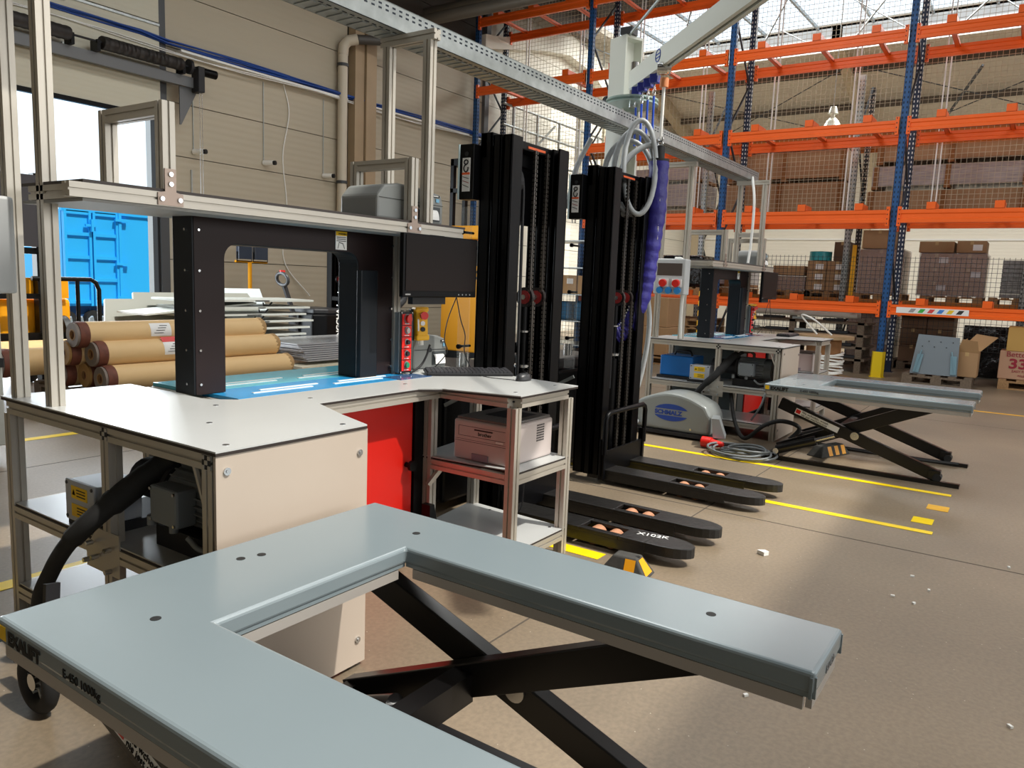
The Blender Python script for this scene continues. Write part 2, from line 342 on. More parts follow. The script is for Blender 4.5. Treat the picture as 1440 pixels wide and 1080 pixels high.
for i, v in enumerate((-7.5, -1.4, 4.7, 10.1)):
    MB().box(25.9, 26.28, v-.16, v+.16, 0, 6.1).build('portal_column', cfm, ceil)
    MB().plate([(0, -1.1), (.38, -1.1), (.38, .05), (-1.0, .38), (-5.6, 1.72), (-5.6, 1.35), (-1.4, .1), (-.6, -.2)], (25.9, v+.12, 6.0), (1, 0, 0), (0, 0, 1), .24).build('rafter', cfm, ceil)
for v in (-4.4, 1.6, 7.4):
    for s in (1, -1): MB().bar((21.2, v-2.8*s, 7.0), (25.6, v+2.8*s, 5.9), .02, .02).build('wind_brace', darkg, ceil)
    MB().bar((20.9, v, 6.6), (23.4, v+.9, 6.0), .05, .05).build('lattice_strut', darkg, ceil)
# white gable frame high on the left wall beyond the rack, grey railing below
MB().plate([(13.6, 6.2), (15.9, 6.75), (17.1, 6.95), (18.4, 6.8), (20.2, 5.9), (20.2, 6.5), (18.5, 7.25), (17.2, 7.42), (16.2, 7.2), (14.2, 6.6), (13.6, 6.5)], (0, WV-.02, 0), (1, 0, 0), (0, 0, 1), .28).build('gable_rafter', wallw, wl)
for z in (4.15, 4.75, 5.2): MB().cyl((14.2, WV-.4, z), (18.8, WV-.4, z), .03, 8).build('handrail', galv, wl)
for k in range(5): MB().cyl((14.6+k, WV-.4, 3.6), (14.6+k, WV-.4, 5.2), .035, 8).build('rail_post', galv, wl)
MB().bar((15.2, WV-.4, 4.2), (16.4, WV-.4, 5.1), .04, .04).build('rail_brace', galv, wl)
for k in range(2): MB().cyl((18.2+k*1.4, WV-.15, 3.4), (18.2+k*1.4, WV-.15, 7), .1, 10).build('wall_post', wallw, wl)
# outdoor yard
yd = struct(MB().box(-30, 60, WV+.9, 70, -.3, -.02).build('yard', mat('yard_paving', 'c9c7c2', .8, 0, .1, 1)))
struct(MB().box(1.4, 6.4, WV+.2, WV+.9, -.3, 0).build('dock_ramp', mat('yard_paving', 'c9c7c2')))
t = thing('skip_container', 'bright blue steel container with ribbed double doors in the yard', 'container', (8, 16.2, -.02))
cb = mat('container_blue', '27b2f6', .5)
a, b_, c_ = 8.62, 7.32, 16.0
MB().box(7.5, 9.5, 16.08, 21, .45, 2.36).build('body', cb, t)
for k, (x0, x1) in enumerate(((7.5, 8.03), (8.06, 8.58))):
    d = MB().box(x0, x1, 16.0, 16.05, .45, 2.34).build('door', cb, t)
    for z in (.5, .95, 1.4, 1.86, 2.28): MB().box(x0+.02, x1-.02, 15.96, 16.0, z, z+.07).build('rib', cb, d)
    for x in (x0, x1-.05): MB().box(x, x+.05, 15.95, 16.0, .45, 2.36).build('rib', cb, d)
MB().box(8.58, 9.5, 16.0, 16.06, .45, 2.38).build('side_sheet', cb, t)
MB().box(8.58, 8.64, 15.93, 16.02, .4, 2.42).box(9.44, 9.52, 15.96, 16.06, .4, 2.42).box(7.46, 9.52, 15.96, 16.06, 2.33, 2.42).build('frame', cb, t)
MB().box(7.9, 8.12, 15.9, 15.96, 2.05, 2.1).box(8.0, 8.05, 15.88, 15.96, 1.95, 2.2).build('latch', cb, t)
for z in (.6, 1.3, 2.2): MB().box(8.5, 8.78, 15.9, 15.96, z, z+.05).build('hinge', cb, t)
MB().box(7.5, 9.4, 16.1, 20, .2, .45).build('skid', mat('container_dark', '1b4c80', .6), t); MB().box(8.3, 8.5, 15.93, 15.96, .5, .58).build('sticker', lblw, t)
for k in range(4): MB().cyl((7.5+k*.55, 15.95, .17), (7.5+k*.55, 16.1, .17), .19, 16).build('wheel', rub, t)
t = thing('stacked_chairs', 'white plastic furniture heap in the yard before the container', 'furniture', (6.8, 14.8, -.02))
for k in range(5): MB().tube([(6.9+k*.2, 14.7, -.02), (6.92+k*.2, 14.7, .28), (7.05+k*.2, 14.9, .3), (7.1+k*.2, 14.9, -.02)], .03, 6).build('leg', wht, t)
t = thing('distant_building', 'low pale building across the yard', 'building', (0, 45, -.02))
MB().box(-6, 60, 45, 48, -.02, 2.4).build('wall', wht, t)
for k in range(9): MB().box(-4+k*6, -2+k*6, 44.9, 45, .9, 1.7).build('window', mat('pane_dark', '5c666c', .3), t)
# high bay lamp
t = thing('high_bay_lamp', 'silver bell-shaped lamp hanging behind the rack', 'lamp', (17.0, 3.85, 4.75))
L = Vector((17.0, 3.87, 4.62))
MB().cyl(L+Vector((0, 0, .0)), L+Vector((0, 0, .2)), .22, 20, .12).cyl(L+Vector((0, 0, .2)), L+Vector((0, 0, .27)), .12, 20, .05).build('shade', mat('lamp_reflector', 'd9dccf', .3, .3), t)
MB().cyl(L+Vector((0, 0, .27)), L+Vector((0, 0, .34)), .04, 12).cyl(L+Vector((0, 0, .34)), L+Vector((0, 0, .48)), .1, 14, .06).build('ballast', mat('lamp_reflector', 'd9dccf'), t)
MB().cyl(L+Vector((0, 0, .48)), L+Vector((0, 0, 3.0)), .01, 6).build('cord', galv, t)
MB().cyl(L+Vector((0, 0, .0)), L+Vector((0, 0, .01)), .2, 20).build('diffuser', wht, t)

# ---------------------------------------------------------------- pallet racking
RF, RB = 13.4, 14.5
PV = [10.38, 7.62, 4.8, 2.0, -.8, -3.6]
LV = [(1.17, .16), (2.64, .2), (4.0, .17), (5.35, .17), (6.74, .17)]
def post(name, m, m2, x, y, h, parent, w=.1, d=.09):
    o = MB().box(x, x+.006, y-w/2, y+w/2, 0, h).box(x, x+d, y-w/2, y-w/2+.005, 0, h).box(x, x+d, y+w/2-.005, y+w/2, 0, h).box(x+d-.006, x+d, y-w/2, y-w/2+.025, 0, h).box(x+d-.006, x+d, y+w/2-.025, y+w/2, 0, h).build(name, m, parent)
    s = MB(); k = .2
    while k < h-.05:
        for e in (-.026, .026): s.box(x-.002, x, y+e-.007, y+e+.007, k, k+.035)
        if w > .06:
            s.box(x+.03, x+.055, y-w/2-.002, y-w/2, k, k+.035)
        k += .075
    sl = s.build('perforation', m2, o); sl['kind'] = 'stuff'; return o
holem = mat('hole_dark', '0a1826', .8)
for i, v in enumerate(PV):
    t = thing('pallet_rack', ['blue pallet rack frame at the beige wall, farthest left', 'blue pallet rack frame, second from the beige wall', 'blue pallet rack frame rising behind the far workbench', 'blue pallet rack frame with the yellow foot guard', 'blue pallet rack frame just past the right edge', 'blue pallet rack frame far beyond the right edge'][i], 'rack', (RF, v, 0))
    post('upright', blue, holem, RF, v, 7.6, t); post('upright', navy, wht, RB-.09, v, 7.6, t)
    z = .3; k = 0
    while z < 7.0:
        a, bb = ((RF+.08, v, z), (RB-.09, v, z+.9)) if k % 2 == 0 else ((RB-.09, v, z), (RF+.08, v, z+.9))
        MB().bar(a, bb, .03, .03).build('brace', mat('brace_dark', '3d4247', .5, .4), t); z += .95; k += 1
    MB().box(RF-.02, RF+.13, v-.08, v+.08, 0, .008).build('foot_plate', navy, t); MB().box(RB-.13, RB+.02, v-.08, v+.08, 0, .008).build('foot_plate', navy, t)
def section(h): a = h/2; return [(-.025, -a), (.025, -a), (.025, -a*.45), (.012, -a*.3), (.012, a*.3), (.025, a*.45), (.025, a), (-.025, a)]
bayn = ['bay beside the beige wall', 'second bay from the beige wall', 'bay behind the far workbench', 'bay right of the yellow guard', 'bay past the right edge']
levn = ['lowest', 'second', 'third', 'fourth', 'top']
for b_ in range(5):
    va, vb = PV[b_]-.055, PV[b_+1]+.055
    for l, (zt, h) in enumerate(LV):
        if b_ == 0 and l < 3: continue
        for r, (x, nm) in enumerate(((RF-.03, 'front'), (RB+.02, 'rear'))):
            t = thing('rack_beam', 'orange %s rack beam of the %s level, %s' % (nm, levn[l], bayn[b_]), 'rack beam', (x, va, zt-h/2))
            MB().sweep(section(h), (x, va, zt-h/2), (x, vb, zt-h/2), (0, 0, 1)).build('beam', orange, t)
            for y, s in ((va+.0, 1), (vb, -1)):
                e = MB().box(x-.03, x+.03, min(y, y-s*.05), max(y, y-s*.05), zt-h-.05, zt+.05).build('end_connector', orange, t)
                hm = MB()
                for q in range(4): hm.box(x-.032, x-.03, y-s*.03-.006, y-s*.03+.006, zt-h+q*.07-.02, zt-h+q*.07)
                hm.build('slot', holem, e)
            if l == 0 and r == 0 and b_ == 3:
                lb = MB().box(x-.029, x-.0265, va-1.12, va-.13, zt-.125, zt-.035).build('label_strip', lblw, t)
                for q, hc in enumerate(('9a9a9a', '3fae49', 'd64545', '3d7fd0', 'ecc52c', '303030')):
                    y = va-.3-q*.13
                    MB().plate([(0, 0), (.07, 0), (.11, .06), (.04, .06)], (x-.029, y, zt-.11), (0, -1, 0), (0, 0, 1), .001).build('pictogram', mat('sign'+hc, hc, .5), lb)
        for q in range(3):
            y = va+(vb-va)*(.17+.33*q)
            t = thing('pallet_support', 'orange crossbar, %s from left, %s level, %s' % (('first', 'second', 'third')[q], levn[l], bayn[b_]), 'rack crossbar', (RF, y, zt), 'orange cross supports between the rack beams')
            MB().box(RF+.0, RB, y-.035, y+.035, zt-.05, zt-.045).box(RF, RB, y-.035, y-.03, zt-.05, zt).box(RF, RB, y+.03, y+.035, zt-.05, zt).build('crossbar', orange, t)
            MB().box(RF-.06, RF-.055, y-.065, y+.065, zt-.0, zt+.11).box(RF-.06, RF+.35, y-.065, y-.06, zt, zt+.1).box(RF-.06, RF+.01, y-.065, y+.065, zt, zt+.004).build('end_tab', orange, t)
# wire mesh behind the rack
msh = mat('mesh_wire', 'bfb49c', .5, .3); mshd = mat('mesh_wire_dark', '3a3a38', .5, .3)
t = thing('rack_mesh', 'pale welded wire mesh hung behind the upper rack levels', 'wire mesh', (RB+.12, 4, 2.6))
m = MB(); y = -1.6
while y < 10.4: m.box(RB+.12, RB+.125, y, y+.0055, 2.75, 7.4); y += .082
z = 2.75
while z < 7.4: m.box(RB+.12, RB+.125, -1.6, 10.4, z, z+.0055); z += .082
o = m.build('mesh_wires', msh, t); o['kind'] = 'stuff'
for k in range(9):
    for e in (0, .07): MB().box(RB+.10, RB+.125, -1.2+k*1.38+e, -1.18+k*1.38+e, 2.6, 7.5).build('mesh_post', wht, t)
t = thing('low_mesh', 'dark welded wire mesh behind the lowest rack level', 'wire mesh', (RB+.12, 2, 0))
m = MB(); y = -1.6
while y < 4.7: m.box(RB+.12, RB+.126, y, y+.006, .45, 1.98); y += .075
z = .45
while z < 1.98: m.box(RB+.12, RB+.126, -1.6, 4.7, z, z+.006); z += .075
o = m.build('mesh_wires', mshd, t); o['kind'] = 'stuff'
t = thing('foot_guard', 'bright yellow steel guard around the foot of the blue rack upright', 'guard', (RF-.15, 2.03, 0))
MB().plate([(-.10, 0), (-.07, .09), (.07, .09), (.10, 0), (.09, 0), (.062, .08), (-.062, .08), (-.09, 0)], (RF-.05, 2.0, .012), (0, -1, 0), (-1, 0, 0), -.40).build('guard', mat('guard_yellow', 'e8c81a', .45), t)
MB().plate([(-.12, 0), (-.085, .11), (.085, .11), (.12, 0)], (RF-.05, 2.0, 0), (0, -1, 0), (-1, 0, 0), -.012).build('flange', mat('guard_yellow', 'e8c81a'), t)
# second rack row, galvanised
R2, R2B = 15.15, 16.25
for i, v in enumerate((8.6, 5.8, 3.0, .2, -2.6)):
    t = thing('rear_pallet_rack', 'galvanised upright frame of the rear rack row, %s from the left' % ('first', 'second', 'third', 'fourth', 'fifth')[i], 'rack', (R2, v, 0))
    post('upright', galv, holem, R2, v, 5.2, t); post('upright', mat('brace_dark', '3d4247'), wht, R2B-.09, v, 5.2, t)
    for k in range(5):
        a, bb = ((R2+.08, v, .2+k), (R2B-.09, v, 1.2+k)) if k % 2 == 0 else ((R2B-.09, v, .2+k), (R2+.08, v, 1.2+k))
        if k < 5: MB().bar(a, bb, .03, .03).build('brace', mat('brace_dark', '3d4247'), t)
orb = mat('old_orange_brown', 'a8631c', .6)
for i in range(4):
    va, vb = (8.6, 5.8, 3.0, .2)[i]-.05, (5.8, 3.0, .2, -2.6)[i]+.05
    for l, zt in enumerate((1.2, 2.74, 4.15)):
        for x, nm in ((R2-.02, 'front'), (R2B+.02, 'rear')):
            t = thing('rear_rack_beam', 'ochre %s beam of the rear rack row, %s level, %s bay' % (nm, levn[l], ('first', 'second', 'third', 'fourth')[i]), 'rack beam', (x, va, zt-.06))
            MB().sweep(section(.13 if l else .2), (x, va, zt-.07), (x, vb, zt-.07), (0, 0, 1)).build('beam', orb, t)
            if x < 15.5: MB().box(x-.027, x-.025, (va+vb)/2-.1, (va+vb)/2+.1, zt-.09, zt-.05).build('label', lblw, t)
def pallet(x, y, z, lx, ly, label, m=wood, group=None, ang=0):
    t = thing('wooden_pallet', label, 'pallet', (x, y, z), group)
    M = Matrix.Translation((x, y, z)) @ Matrix.Rotation(ang, 4, 'Z')
    for k in range(5):
        yy = -ly/2+k*(ly-.1)/4; MB().xf(M).box(-lx/2, lx/2, yy, yy+.1, .122, .144).build('deck_board', m, t)
    for k in range(3):
        xx = -lx/2+k*(lx-.1)/2
        MB().xf(M).box(xx, xx+.1, -ly/2, ly/2, .1, .122).build('stringer', m, t); MB().xf(M).box(xx, xx+.1, -ly/2, ly/2, 0, .022).build('base_board', m, t)
        for q in range(3): MB().xf(M).box(xx, xx+.1, -ly/2+q*(ly-.14)/2, -ly/2+q*(ly-.14)/2+.14, .022, .1).build('block', m, t)
    return t
def carton(x0, x1, y0, y1, z0, z1, label, m=card, group=None, lab=0, ang=0):
    cx, cy = (x0+x1)/2, (y0+y1)/2
    t = thing('carton', label, 'box', (cx, cy, z0), group)
    M = Matrix.Translation((cx, cy, 0)) @ Matrix.Rotation(ang, 4, 'Z') @ Matrix.Translation((-cx, -cy, 0))
    MB().xf(M).box(x0, x1, y0, y1, z0, z1).build('body', m, t, .006, 1)
    MB().xf(M).box(x0-.002, x1+.002, cy-.025, cy+.025, z1-.06, z1+.002).build('tape', mat('parcel_tape', 'b79a6c', .3), t)
    MB().xf(M).box(x0-.001, x1, y0+.002, y1-.002, (z0+z1)/2, (z0+z1)/2+.003).build('crease', mat('crease', '6f5638'), t) if lab == 2 else None
    if lab: MB().xf(M).box(x0-.003, x0-.001, y0+.06, y0+.2, z1-.16, z1-.06).build('label', lblw, t)
    return t
def wrapped(x0, x1, y0, y1, z0, z1, ny, nz, label, m=card):
    k = 0; od = ['bottom', 'second', 'third', 'fourth', 'fifth']; oy = ['right', 'middle', 'left'] if ny == 3 else (['right', 'left'] if ny == 2 else ['only'])
    for j in range(nz):
        for i in range(ny):
            ya = y0+(y1-y0)*i/ny; yb = y0+(y1-y0)*(i+1)/ny; za = z0+(z1-z0)*j/nz; zb = z0+(z1-z0)*(j+1)/nz; r = random.uniform(0, .02)
            carton(x0+r, x1, ya+.004, yb-.004, za+.002, zb-.002, 'brown carton, %s one of the %s layer, %s' % (oy[i], od[j], label), m, 'cartons '+label, lab=(i+j) % 2)
    w = MB().box(x0-.015, x1+.015, y0-.015, y1+.015, z0-.02, z1+.01).build('wrap_film', wrap); tag(w, 'clear stretch film around the cartons '+label, 'film')
# goods on the lower level
zl = 1.20
for k, (y, lx) in enumerate(((4.0, 1.0), (3.1+.2, .95), (2.42, .95), (1.25, 1.0), (.28, 1.0), (-.7, .9))):
    pallet(15.75, y, zl, 1.0, .82 if k != 3 else .95, 'wooden pallet on the lower rear rack, %s from the left' % ('first', 'second', 'third', 'fourth', 'fifth', 'sixth')[k])
zb = zl+.146
wrapped(15.3, 16.1, 3.72, 4.42, zb, zb+.26, 1, 1, 'at the left end of the lower level')
carton(15.35, 16.0, 3.75, 4.35, zb+.28, zb+.46, 'brown carton on top of the film-wrapped low box at the left', card, lab=0)
for j in range(3):
    for i in range(2): carton(15.3, 16.1, 2.98+i*.36, 3.33+i*.36, zb+j*.19, zb+j*.19+.183, 'brown carton, %s one in the %s layer under the turquoise roll' % (('right', 'left')[i], ('bottom', 'middle', 'top')[j]), card, 'cartons under the turquoise roll', lab=1)
t = thing('turquoise_roll', 'turquoise foil roll lying on the stacked cartons', 'roll', (15.6, 3.5, zb+.58))
MB().cyl((15.5, 3.51, zb+.575), (15.5, 3.51, zb+.74), .2, 28).build('roll', mat('turquoise', '2fa3ad', .35), t); MB().cyl((15.5, 3.51, zb+.74), (15.5, 3.51, zb+.75), .05, 14).build('core', card, t)
carton(15.5, 15.9, 3.0, 3.28, zb+.575, zb+.93, 'dark brown carton standing beside the turquoise roll', mat('cardboard_dark', '6f5540', .8))
wrapped(15.25, 16.15, 2.05, 2.78, zb, zb+.78, 1, 3, 'behind the blue upright')
carton(15.3, 16.0, 2.2, 2.76, zb+.8, zb+1.13, 'plain tall carton on top of the wrapped stack behind the upright')
wrapped(15.25, 16.15, .78, 1.78, zb, zb+.72, 2, 3, 'in the middle of the right bay')
carton(15.3, 15.95, 1.28, 1.82, zb+.74, zb+.93, 'open-topped carton on the wrapped stack, left one'); carton(15.3, 15.9, .8, 1.24, zb+.74, zb+.94, 'small carton with white label on the wrapped stack, right one', lab=1)
for k, y in enumerate((.3, -.28)):
    t = thing('foil_roll_stack', 'silvery film-wrapped bundle of sheets, %s of the pair on the lower level' % ('left', 'right')[k], 'bundle', (15.6, y, zb))
    fo = mat('silver_foil', '9c9da2', .25, .6, .3, 20)
    for q in range(9): MB().box(15.3+.01*(q % 2), 15.95, y-.22+.006*q, y+.24, zb+q*.07, zb+q*.07+.062).build('sheet_bundle', fo, t)
for k in range(2):
    t = thing('yellow_protector', 'yellow upright protector on the rear rack, %s one' % ('left', 'right')[k], 'guard', (15.3, (2.86, -.2)[k], zl))
    MB().box(15.2, 15.24, (2.83, -.52)[k], (2.9, -.46)[k], zl+.0, zl+1.0-.2*k).build('protector', yel, t)
# floor-level goods
for k, (y, n, dk) in enumerate(((2.45, 4, 0), (1.55, 4, 1), (-.35, 3, 1))):
    pallet(15.7, y, 0, 1.0, .85, 'dark pallet on the floor under the rear rack, %s one' % ('left', 'middle', 'right')[k], woodd)
    if k == 0: wrapped(15.25, 16.1, 2.08, 2.85, .146, 1.0, 1, 4, 'on the floor behind the blue upright')
    elif k == 1:
        for j in range(3):
            for i in range(2): carton(15.3, 16.1, 1.15+i*.42, 1.56+i*.42, .146+j*.3, .44+j*.3, 'shaded brown carton, %s one in the %s layer behind the grey plate' % (('right', 'left')[i], ('bottom', 'middle', 'top')[j]), mat('cardboard_dark', '6f5540'), 'shaded cartons behind the grey plate')  # shade under the rack is put into the darker cardboard colour
    else: wrapped(15.3, 16.1, -.75, .1, .146, 1.08, 2, 3, 'on the floor at the right')
t = thing('black_wrapped_load', 'pallet load shrouded in glossy crumpled black film', 'load', (14.9, .6, 0))
bw = mat('black_film', '121214', .18, 0, .3, 9, .6, bd=.05)
m = bmesh.new(); bmesh.ops.create_grid(m, x_segments=14, y_segments=14, size=.5); 
vs = []; fs = []
n = 15
for i in range(n):
    for j in range(n):
        y = .95-1.35*i/(n-1); z = .02+.85*j/(n-1); vs.append((14.72+random.uniform(-.035, .035), y, z))
for i in range(n-1):
    for j in range(n-1): fs.append((i*n+j, (i+1)*n+j, (i+1)*n+j+1, i*n+j+1))
m.free()
MB()._add(vs, fs, True).box(14.8, 15.1, -.4, .95, .02, .85).build('film_cover', bw, t)
# small grey plate, open carton, old pallet in front of the rack
pallet(13.25, 1.12, 0, .75, .92, 'old weathered pallet carrying the grey steel plate', woodd)
t = thing('steel_plate', 'grey steel plate leaning upright with two zinc hinge brackets', 'plate', (13.1, 1.2, .146))
gp = mat('plate_grey', '7e8890', .4, .2)
M = Matrix.Translation((13.0, 1.16, .146)) @ Matrix.Rotation(.12, 4, 'Y')
MB().xf(M).plate([(-.33, 0), (.3, 0), (.28, .58), (-.27, .6)], (0, 0, 0), (0, -1, 0), (0, 0, 1), .02).build('plate', gp, t)
for s in (-1, 1):
    MB().xf(M).plate([(s*.25-.04, .02), (s*.25+.04, .02), (s*.22+.05, .3), (s*.22-.03, .3)], (-.03, 0, 0), (0, -1, 0), (0, 0, 1), .012).build('bracket', mat('zinc_blue', '8fb3c4', .35, .6), t)
    MB().xf(M).bar((-.05, -s*.27, .03), (-.05, -s*.2, .36), .015, .02).build('slide_rail', mat('zinc_blue', '8fb3c4'), t)
for k in range(6): MB().xf(M).cyl((-.03, .2-.08*k, .5 if k % 2 else .42), (.01, .2-.08*k, .5 if k % 2 else .42), .008, 8).build('bolt_hole', blackm, t)
t = carton(13.1, 13.5, .62, .92, .146, .52, 'open carton with raised flaps beside the grey plate')
for a in (((0, 0), (.38, 0), (.44, .2), (.04, .22)),): MB().plate(a, (13.12, .9, .52), (1, 0, 0), (0, -.45, .9), .004).plate([(0, 0), (.28, 0), (.25, .2), (.06, .22)], (13.1, .9, .52), (0, -1, 0), (-.5, 0, .9), .004).plate([(0, 0), (.28, 0), (.4, .26), (.1, .3)], (13.5, .9, .52), (0, -1, 0), (.4, -.3, .8), .004).build('flap', mat('cardboard_light', 'b38f66', .8), t)
# cartons at the right edge
pallet(13.75, -.15, 0, .9, 1.0, 'fresh pallet under the cartons at the right edge', wood)
t = carton(13.45, 14.0, -.55, .37, .146, .56, 'large carton printed 333 on the pallet at the right edge', mat('cardboard_pink', 'b08a70', .8))
text('Better Pack', .11, (13.445, .29, .48), (0, -1, 0), (0, 0, 1), inkr, t)
text('333', .2, (13.445, .25, .31), (0, -1, 0), (0, 0, 1), inkr, t, bold=.006, sx=1.2)
text('EASY PACK MACHINE TAPE', .05, (13.445, .2, .25), (0, -1, 0), (0, 0, 1), inkr, t); text('PALETTE', .04, (13.445, .12, .19), (0, -1, 0), (0, 0, 1), inkr, t)
t = carton(13.45, 13.95, -.55, .3, .562, .92, 'ochre carton with handling symbols stacked on the 333 carton', mat('cardboard_ochre', 'b58f4e', .8))
for k in range(3): MB().box(13.446, 13.449, .1-.09*k-.06, .1-.09*k, .82, .87).build('handling_symbol', ink, t)
MB().box(13.444, 13.449, -.3, -.08, .68, .8).build('label', lblw, t)
# cable drum
t = thing('cable_drum', 'wooden cable drum wound with white cable', 'cable drum', (12.2, 2.62, 0))
wd = mat('drum_wood', 'a58a66', .8, 0, .2, 5)
MB().cyl((12.3, 2.62, .0), (12.3, 2.62, .05), .42, 32).build('flange', wd, t); MB().cyl((12.3, 2.62, .62), (12.3, 2.62, .67), .42, 32).build('flange', wd, t)
MB().cyl((12.3, 2.62, .05), (12.3, 2.62, .62), .25, 20).build('barrel', mat('barrel_wood', '8a5f38', .8, 0, .2, 5), t)
MB().tube([(12.3+(.28+.01*(i % 3))*math.cos(i*.5), 2.62+(.28+.01*(i % 3))*math.sin(i*.5), .07+.0022*i+.02*math.sin(i*.9)) for i in range(150)], .014, 6).build('cable', wht, t)
MB().tube(smooth_path([(12.15, 2.7, .68), (12.15, 2.95, .95), (12.1, 2.75, .9), (12.2, 2.5, .68)]), .014, 6).build('cable_end', wht, t)
# crates on the second and third level of the rear rack
crm = mat('crate_board', 'a38464', .8, 0, .06, 3); bat = mat('crate_batten', '8a6038', .8, 0, .15, 6)
def crate(x0, x1, y0, y1, z0, z1, label, m=crm, g='crates on the upper rear rack', n=2):
    t = thing('crate', label, 'crate', ((x0+x1)/2, (y0+y1)/2, z0), g)
    MB().box(x0, x1, y0, y1, z0+.06, z1).build('body', m, t)
    for k in range(n+1):
        y = y0+.03+(y1-y0-.14)*k/n; MB().box(x0-.025, x0, y, y+.08, z0, z1).build('batten', bat, t)
    for k in range(3): y = y0+(y1-y0-.1)*k/2; MB().box(x0, x1, y, y+.1, z0, z0+.06).build('skid', bat, t)
    return t
z0 = 2.74
for b_, (ya, yb) in enumerate(((3.15, 5.5), (.3, 2.75), (-2.4, .05), (5.9, 8.3))):
    hs = ((.62, .55, .2), (.42, .4, .3), (.6, .5, .3), (.16, .5, .3))[b_]; z = z0
    for j, h in enumerate(hs):
        mm = crm if (b_, j) not in ((0, 2), (1, 1), (3, 1), (3, 2)) else mat('wrapped_sheets', 'a9a3a4', .35, 0, .25, 5, .4, stretch=(1, 1, 10))
        dy = (.0, .12, .3)[j] if b_ == 0 else .05*j
        crate(15.25, 16.15, ya, yb-dy, z, z+h, '%s crate of the stack %s' % (('bottom', 'middle', 'top')[j]+(' brown' if mm is crm else ' pale film-wrapped'), ('behind the far workbench', 'right of the blue upright', 'at the right edge', 'left of the far workbench')[b_]), mm)
        z += h+.03
for k, (ya, yb) in enumerate(((6.0, 7.2), (7.3, 8.4), (4.85, 5.6))):
    pallet(15.7, (ya+yb)/2, 1.2, 1.0, yb-ya, 'pallet under the pale package %s' % ('right of the stackers', 'left of the stackers', 'behind the socket box')[k])
    crate(15.25, 16.15, ya, yb, 1.35, 1.35+(.62, .75, .5)[k], 'white film-wrapped package on the lower rear rack, %s' % ('right of the stackers', 'left of the stackers', 'behind the socket box')[k], mat('wrapped_sheets', 'a9a3a4'), 'white packages on the lower rear rack')
# black wrapped bundles and brown cartons on the floor left of the far workbench
t = thing('black_bundle', 'black film-wrapped bundle standing on the lower rack', 'bundle', (14.0, 5.6, 1.17))
MB().box(13.5, 14.4, 5.1, 5.9, 1.32, 1.9).build('film_cover', bw, t, .06); pallet(13.95, 5.5, 1.172, .9, .8, 'pallet under the black bundle')
t = thing('black_bundle', 'black film-wrapped bundle with a white label behind the far sockets', 'bundle', (14.0, 6.6, 1.17))
MB().box(13.5, 14.4, 6.3, 7.2, 1.32, 1.85).build('film_cover', bw, t, .06); MB().box(13.49, 13.5, 6.4, 6.6, 1.5, 1.7).build('label', lblw, t); pallet(13.95, 6.75, 1.172, .9, .8, 'pallet under the labelled black bundle')
pallet(12.4, 5.35, 0, 1.0, 1.3, 'pallet on the floor left of the far workbench under big cartons')
carton(12.0, 12.6, 5.05, 5.75, .146, .62, 'lower big carton on the pallet left of the far workbench'); t = carton(12.05, 12.65, 5.1, 5.85, .625, 1.12, 'upper big carton with a yellow sticker left of the far workbench')
MB().box(12.045, 12.05, 5.4, 5.6, .88, .96).build('sticker', lbly, t)
carton(11.9, 12.5, 5.8, 6.25, .146, .66, 'torn carton behind the grey hose, lower one'); carton(11.95, 12.5, 5.85, 6.3, .665, .98, 'torn carton with a white slip behind the grey hose, upper one', lab=1)
for k in range(5): pallet(13.95, 5.35, .0+.15*k, 1.1, .8, 'wooden pallet %s of the stack left of the far bench' % ('at the bottom', 'second from the bottom', 'in the middle', 'second from the top', 'on top')[k], wood, 'stacked pallets left of the far bench')
# shelving clutter behind the far workbench: long profiles and trays
t = thing('profile_rack', 'low rack of pale tubes and metal strips on old pallets behind the far workbench', 'material rack', (13.9, 3.3, 0))
for k in range(4):
    MB().box(13.6, 14.4, 2.25, 4.5, .2+.2*k, .24+.2*k).build('shelf_board', woodd, t)
    for q in range(4): MB().box(13.58+.0*q, 13.75, 2.4+.5*q+.07*k, 2.8+.5*q+.05*k, .25+.2*k, .29+.2*k).build('metal_strip', galv if q % 2 else blackm, t)
for k in range(3): MB().cyl((13.55+.12*k, 2.4, .95), (13.55+.12*k, 4.6, .95), .045, 12).build('pale_tube', mat('pale_tube', 'bdbab0', .5), t)
for y in (2.3, 3.4, 4.4):
    for x in (13.6, 14.3): MB().box(x, x+.1, y, y+.1, 0, .9).build('leg', woodd, t)
t = thing('striped_post', 'black and yellow striped guard post behind the far machine', 'post', (11.0, 4.05, 0))
MB().box(10.98, 11.04, 3.97, 4.17, 0, 1.35).build('post', black, t)
for k in range(9): MB().plate([(0, 0), (.2, .12), (.2, .2), (0, .08)], (10.98, 4.17, .02+k*.145), (0, -1, 0), (0, 0, 1), .003).build('stripe', yel, t)
t = thing('wire_crate', 'wire crate with blue bags and light boxes seen between the two stackers', 'cage', (12, 7.2, 0))
for z in (.15, .6, 1.1, 1.6, 2.1):
    MB().box(12.5, 13.3, 6.7, 8.1, z-.02, z).build('shelf', galv, t)
for x, y in ((12.5, 6.7), (12.5, 8.1), (13.3, 6.7), (13.3, 8.1)): MB().box(x-.02, x+.02, y-.02, y+.02, 0, 2.3).build('corner_post', darkg, t)
m = MB()
for k in range(20): m.box(12.48, 12.485, 6.7+.07*k, 6.705+.07*k, .15, 1.1)
for k in range(14): m.box(12.48, 12.485, 6.7, 8.1, .15+.07*k, .155+.07*k)
o = m.build('wire_front', mshd, t); o['kind'] = 'stuff'
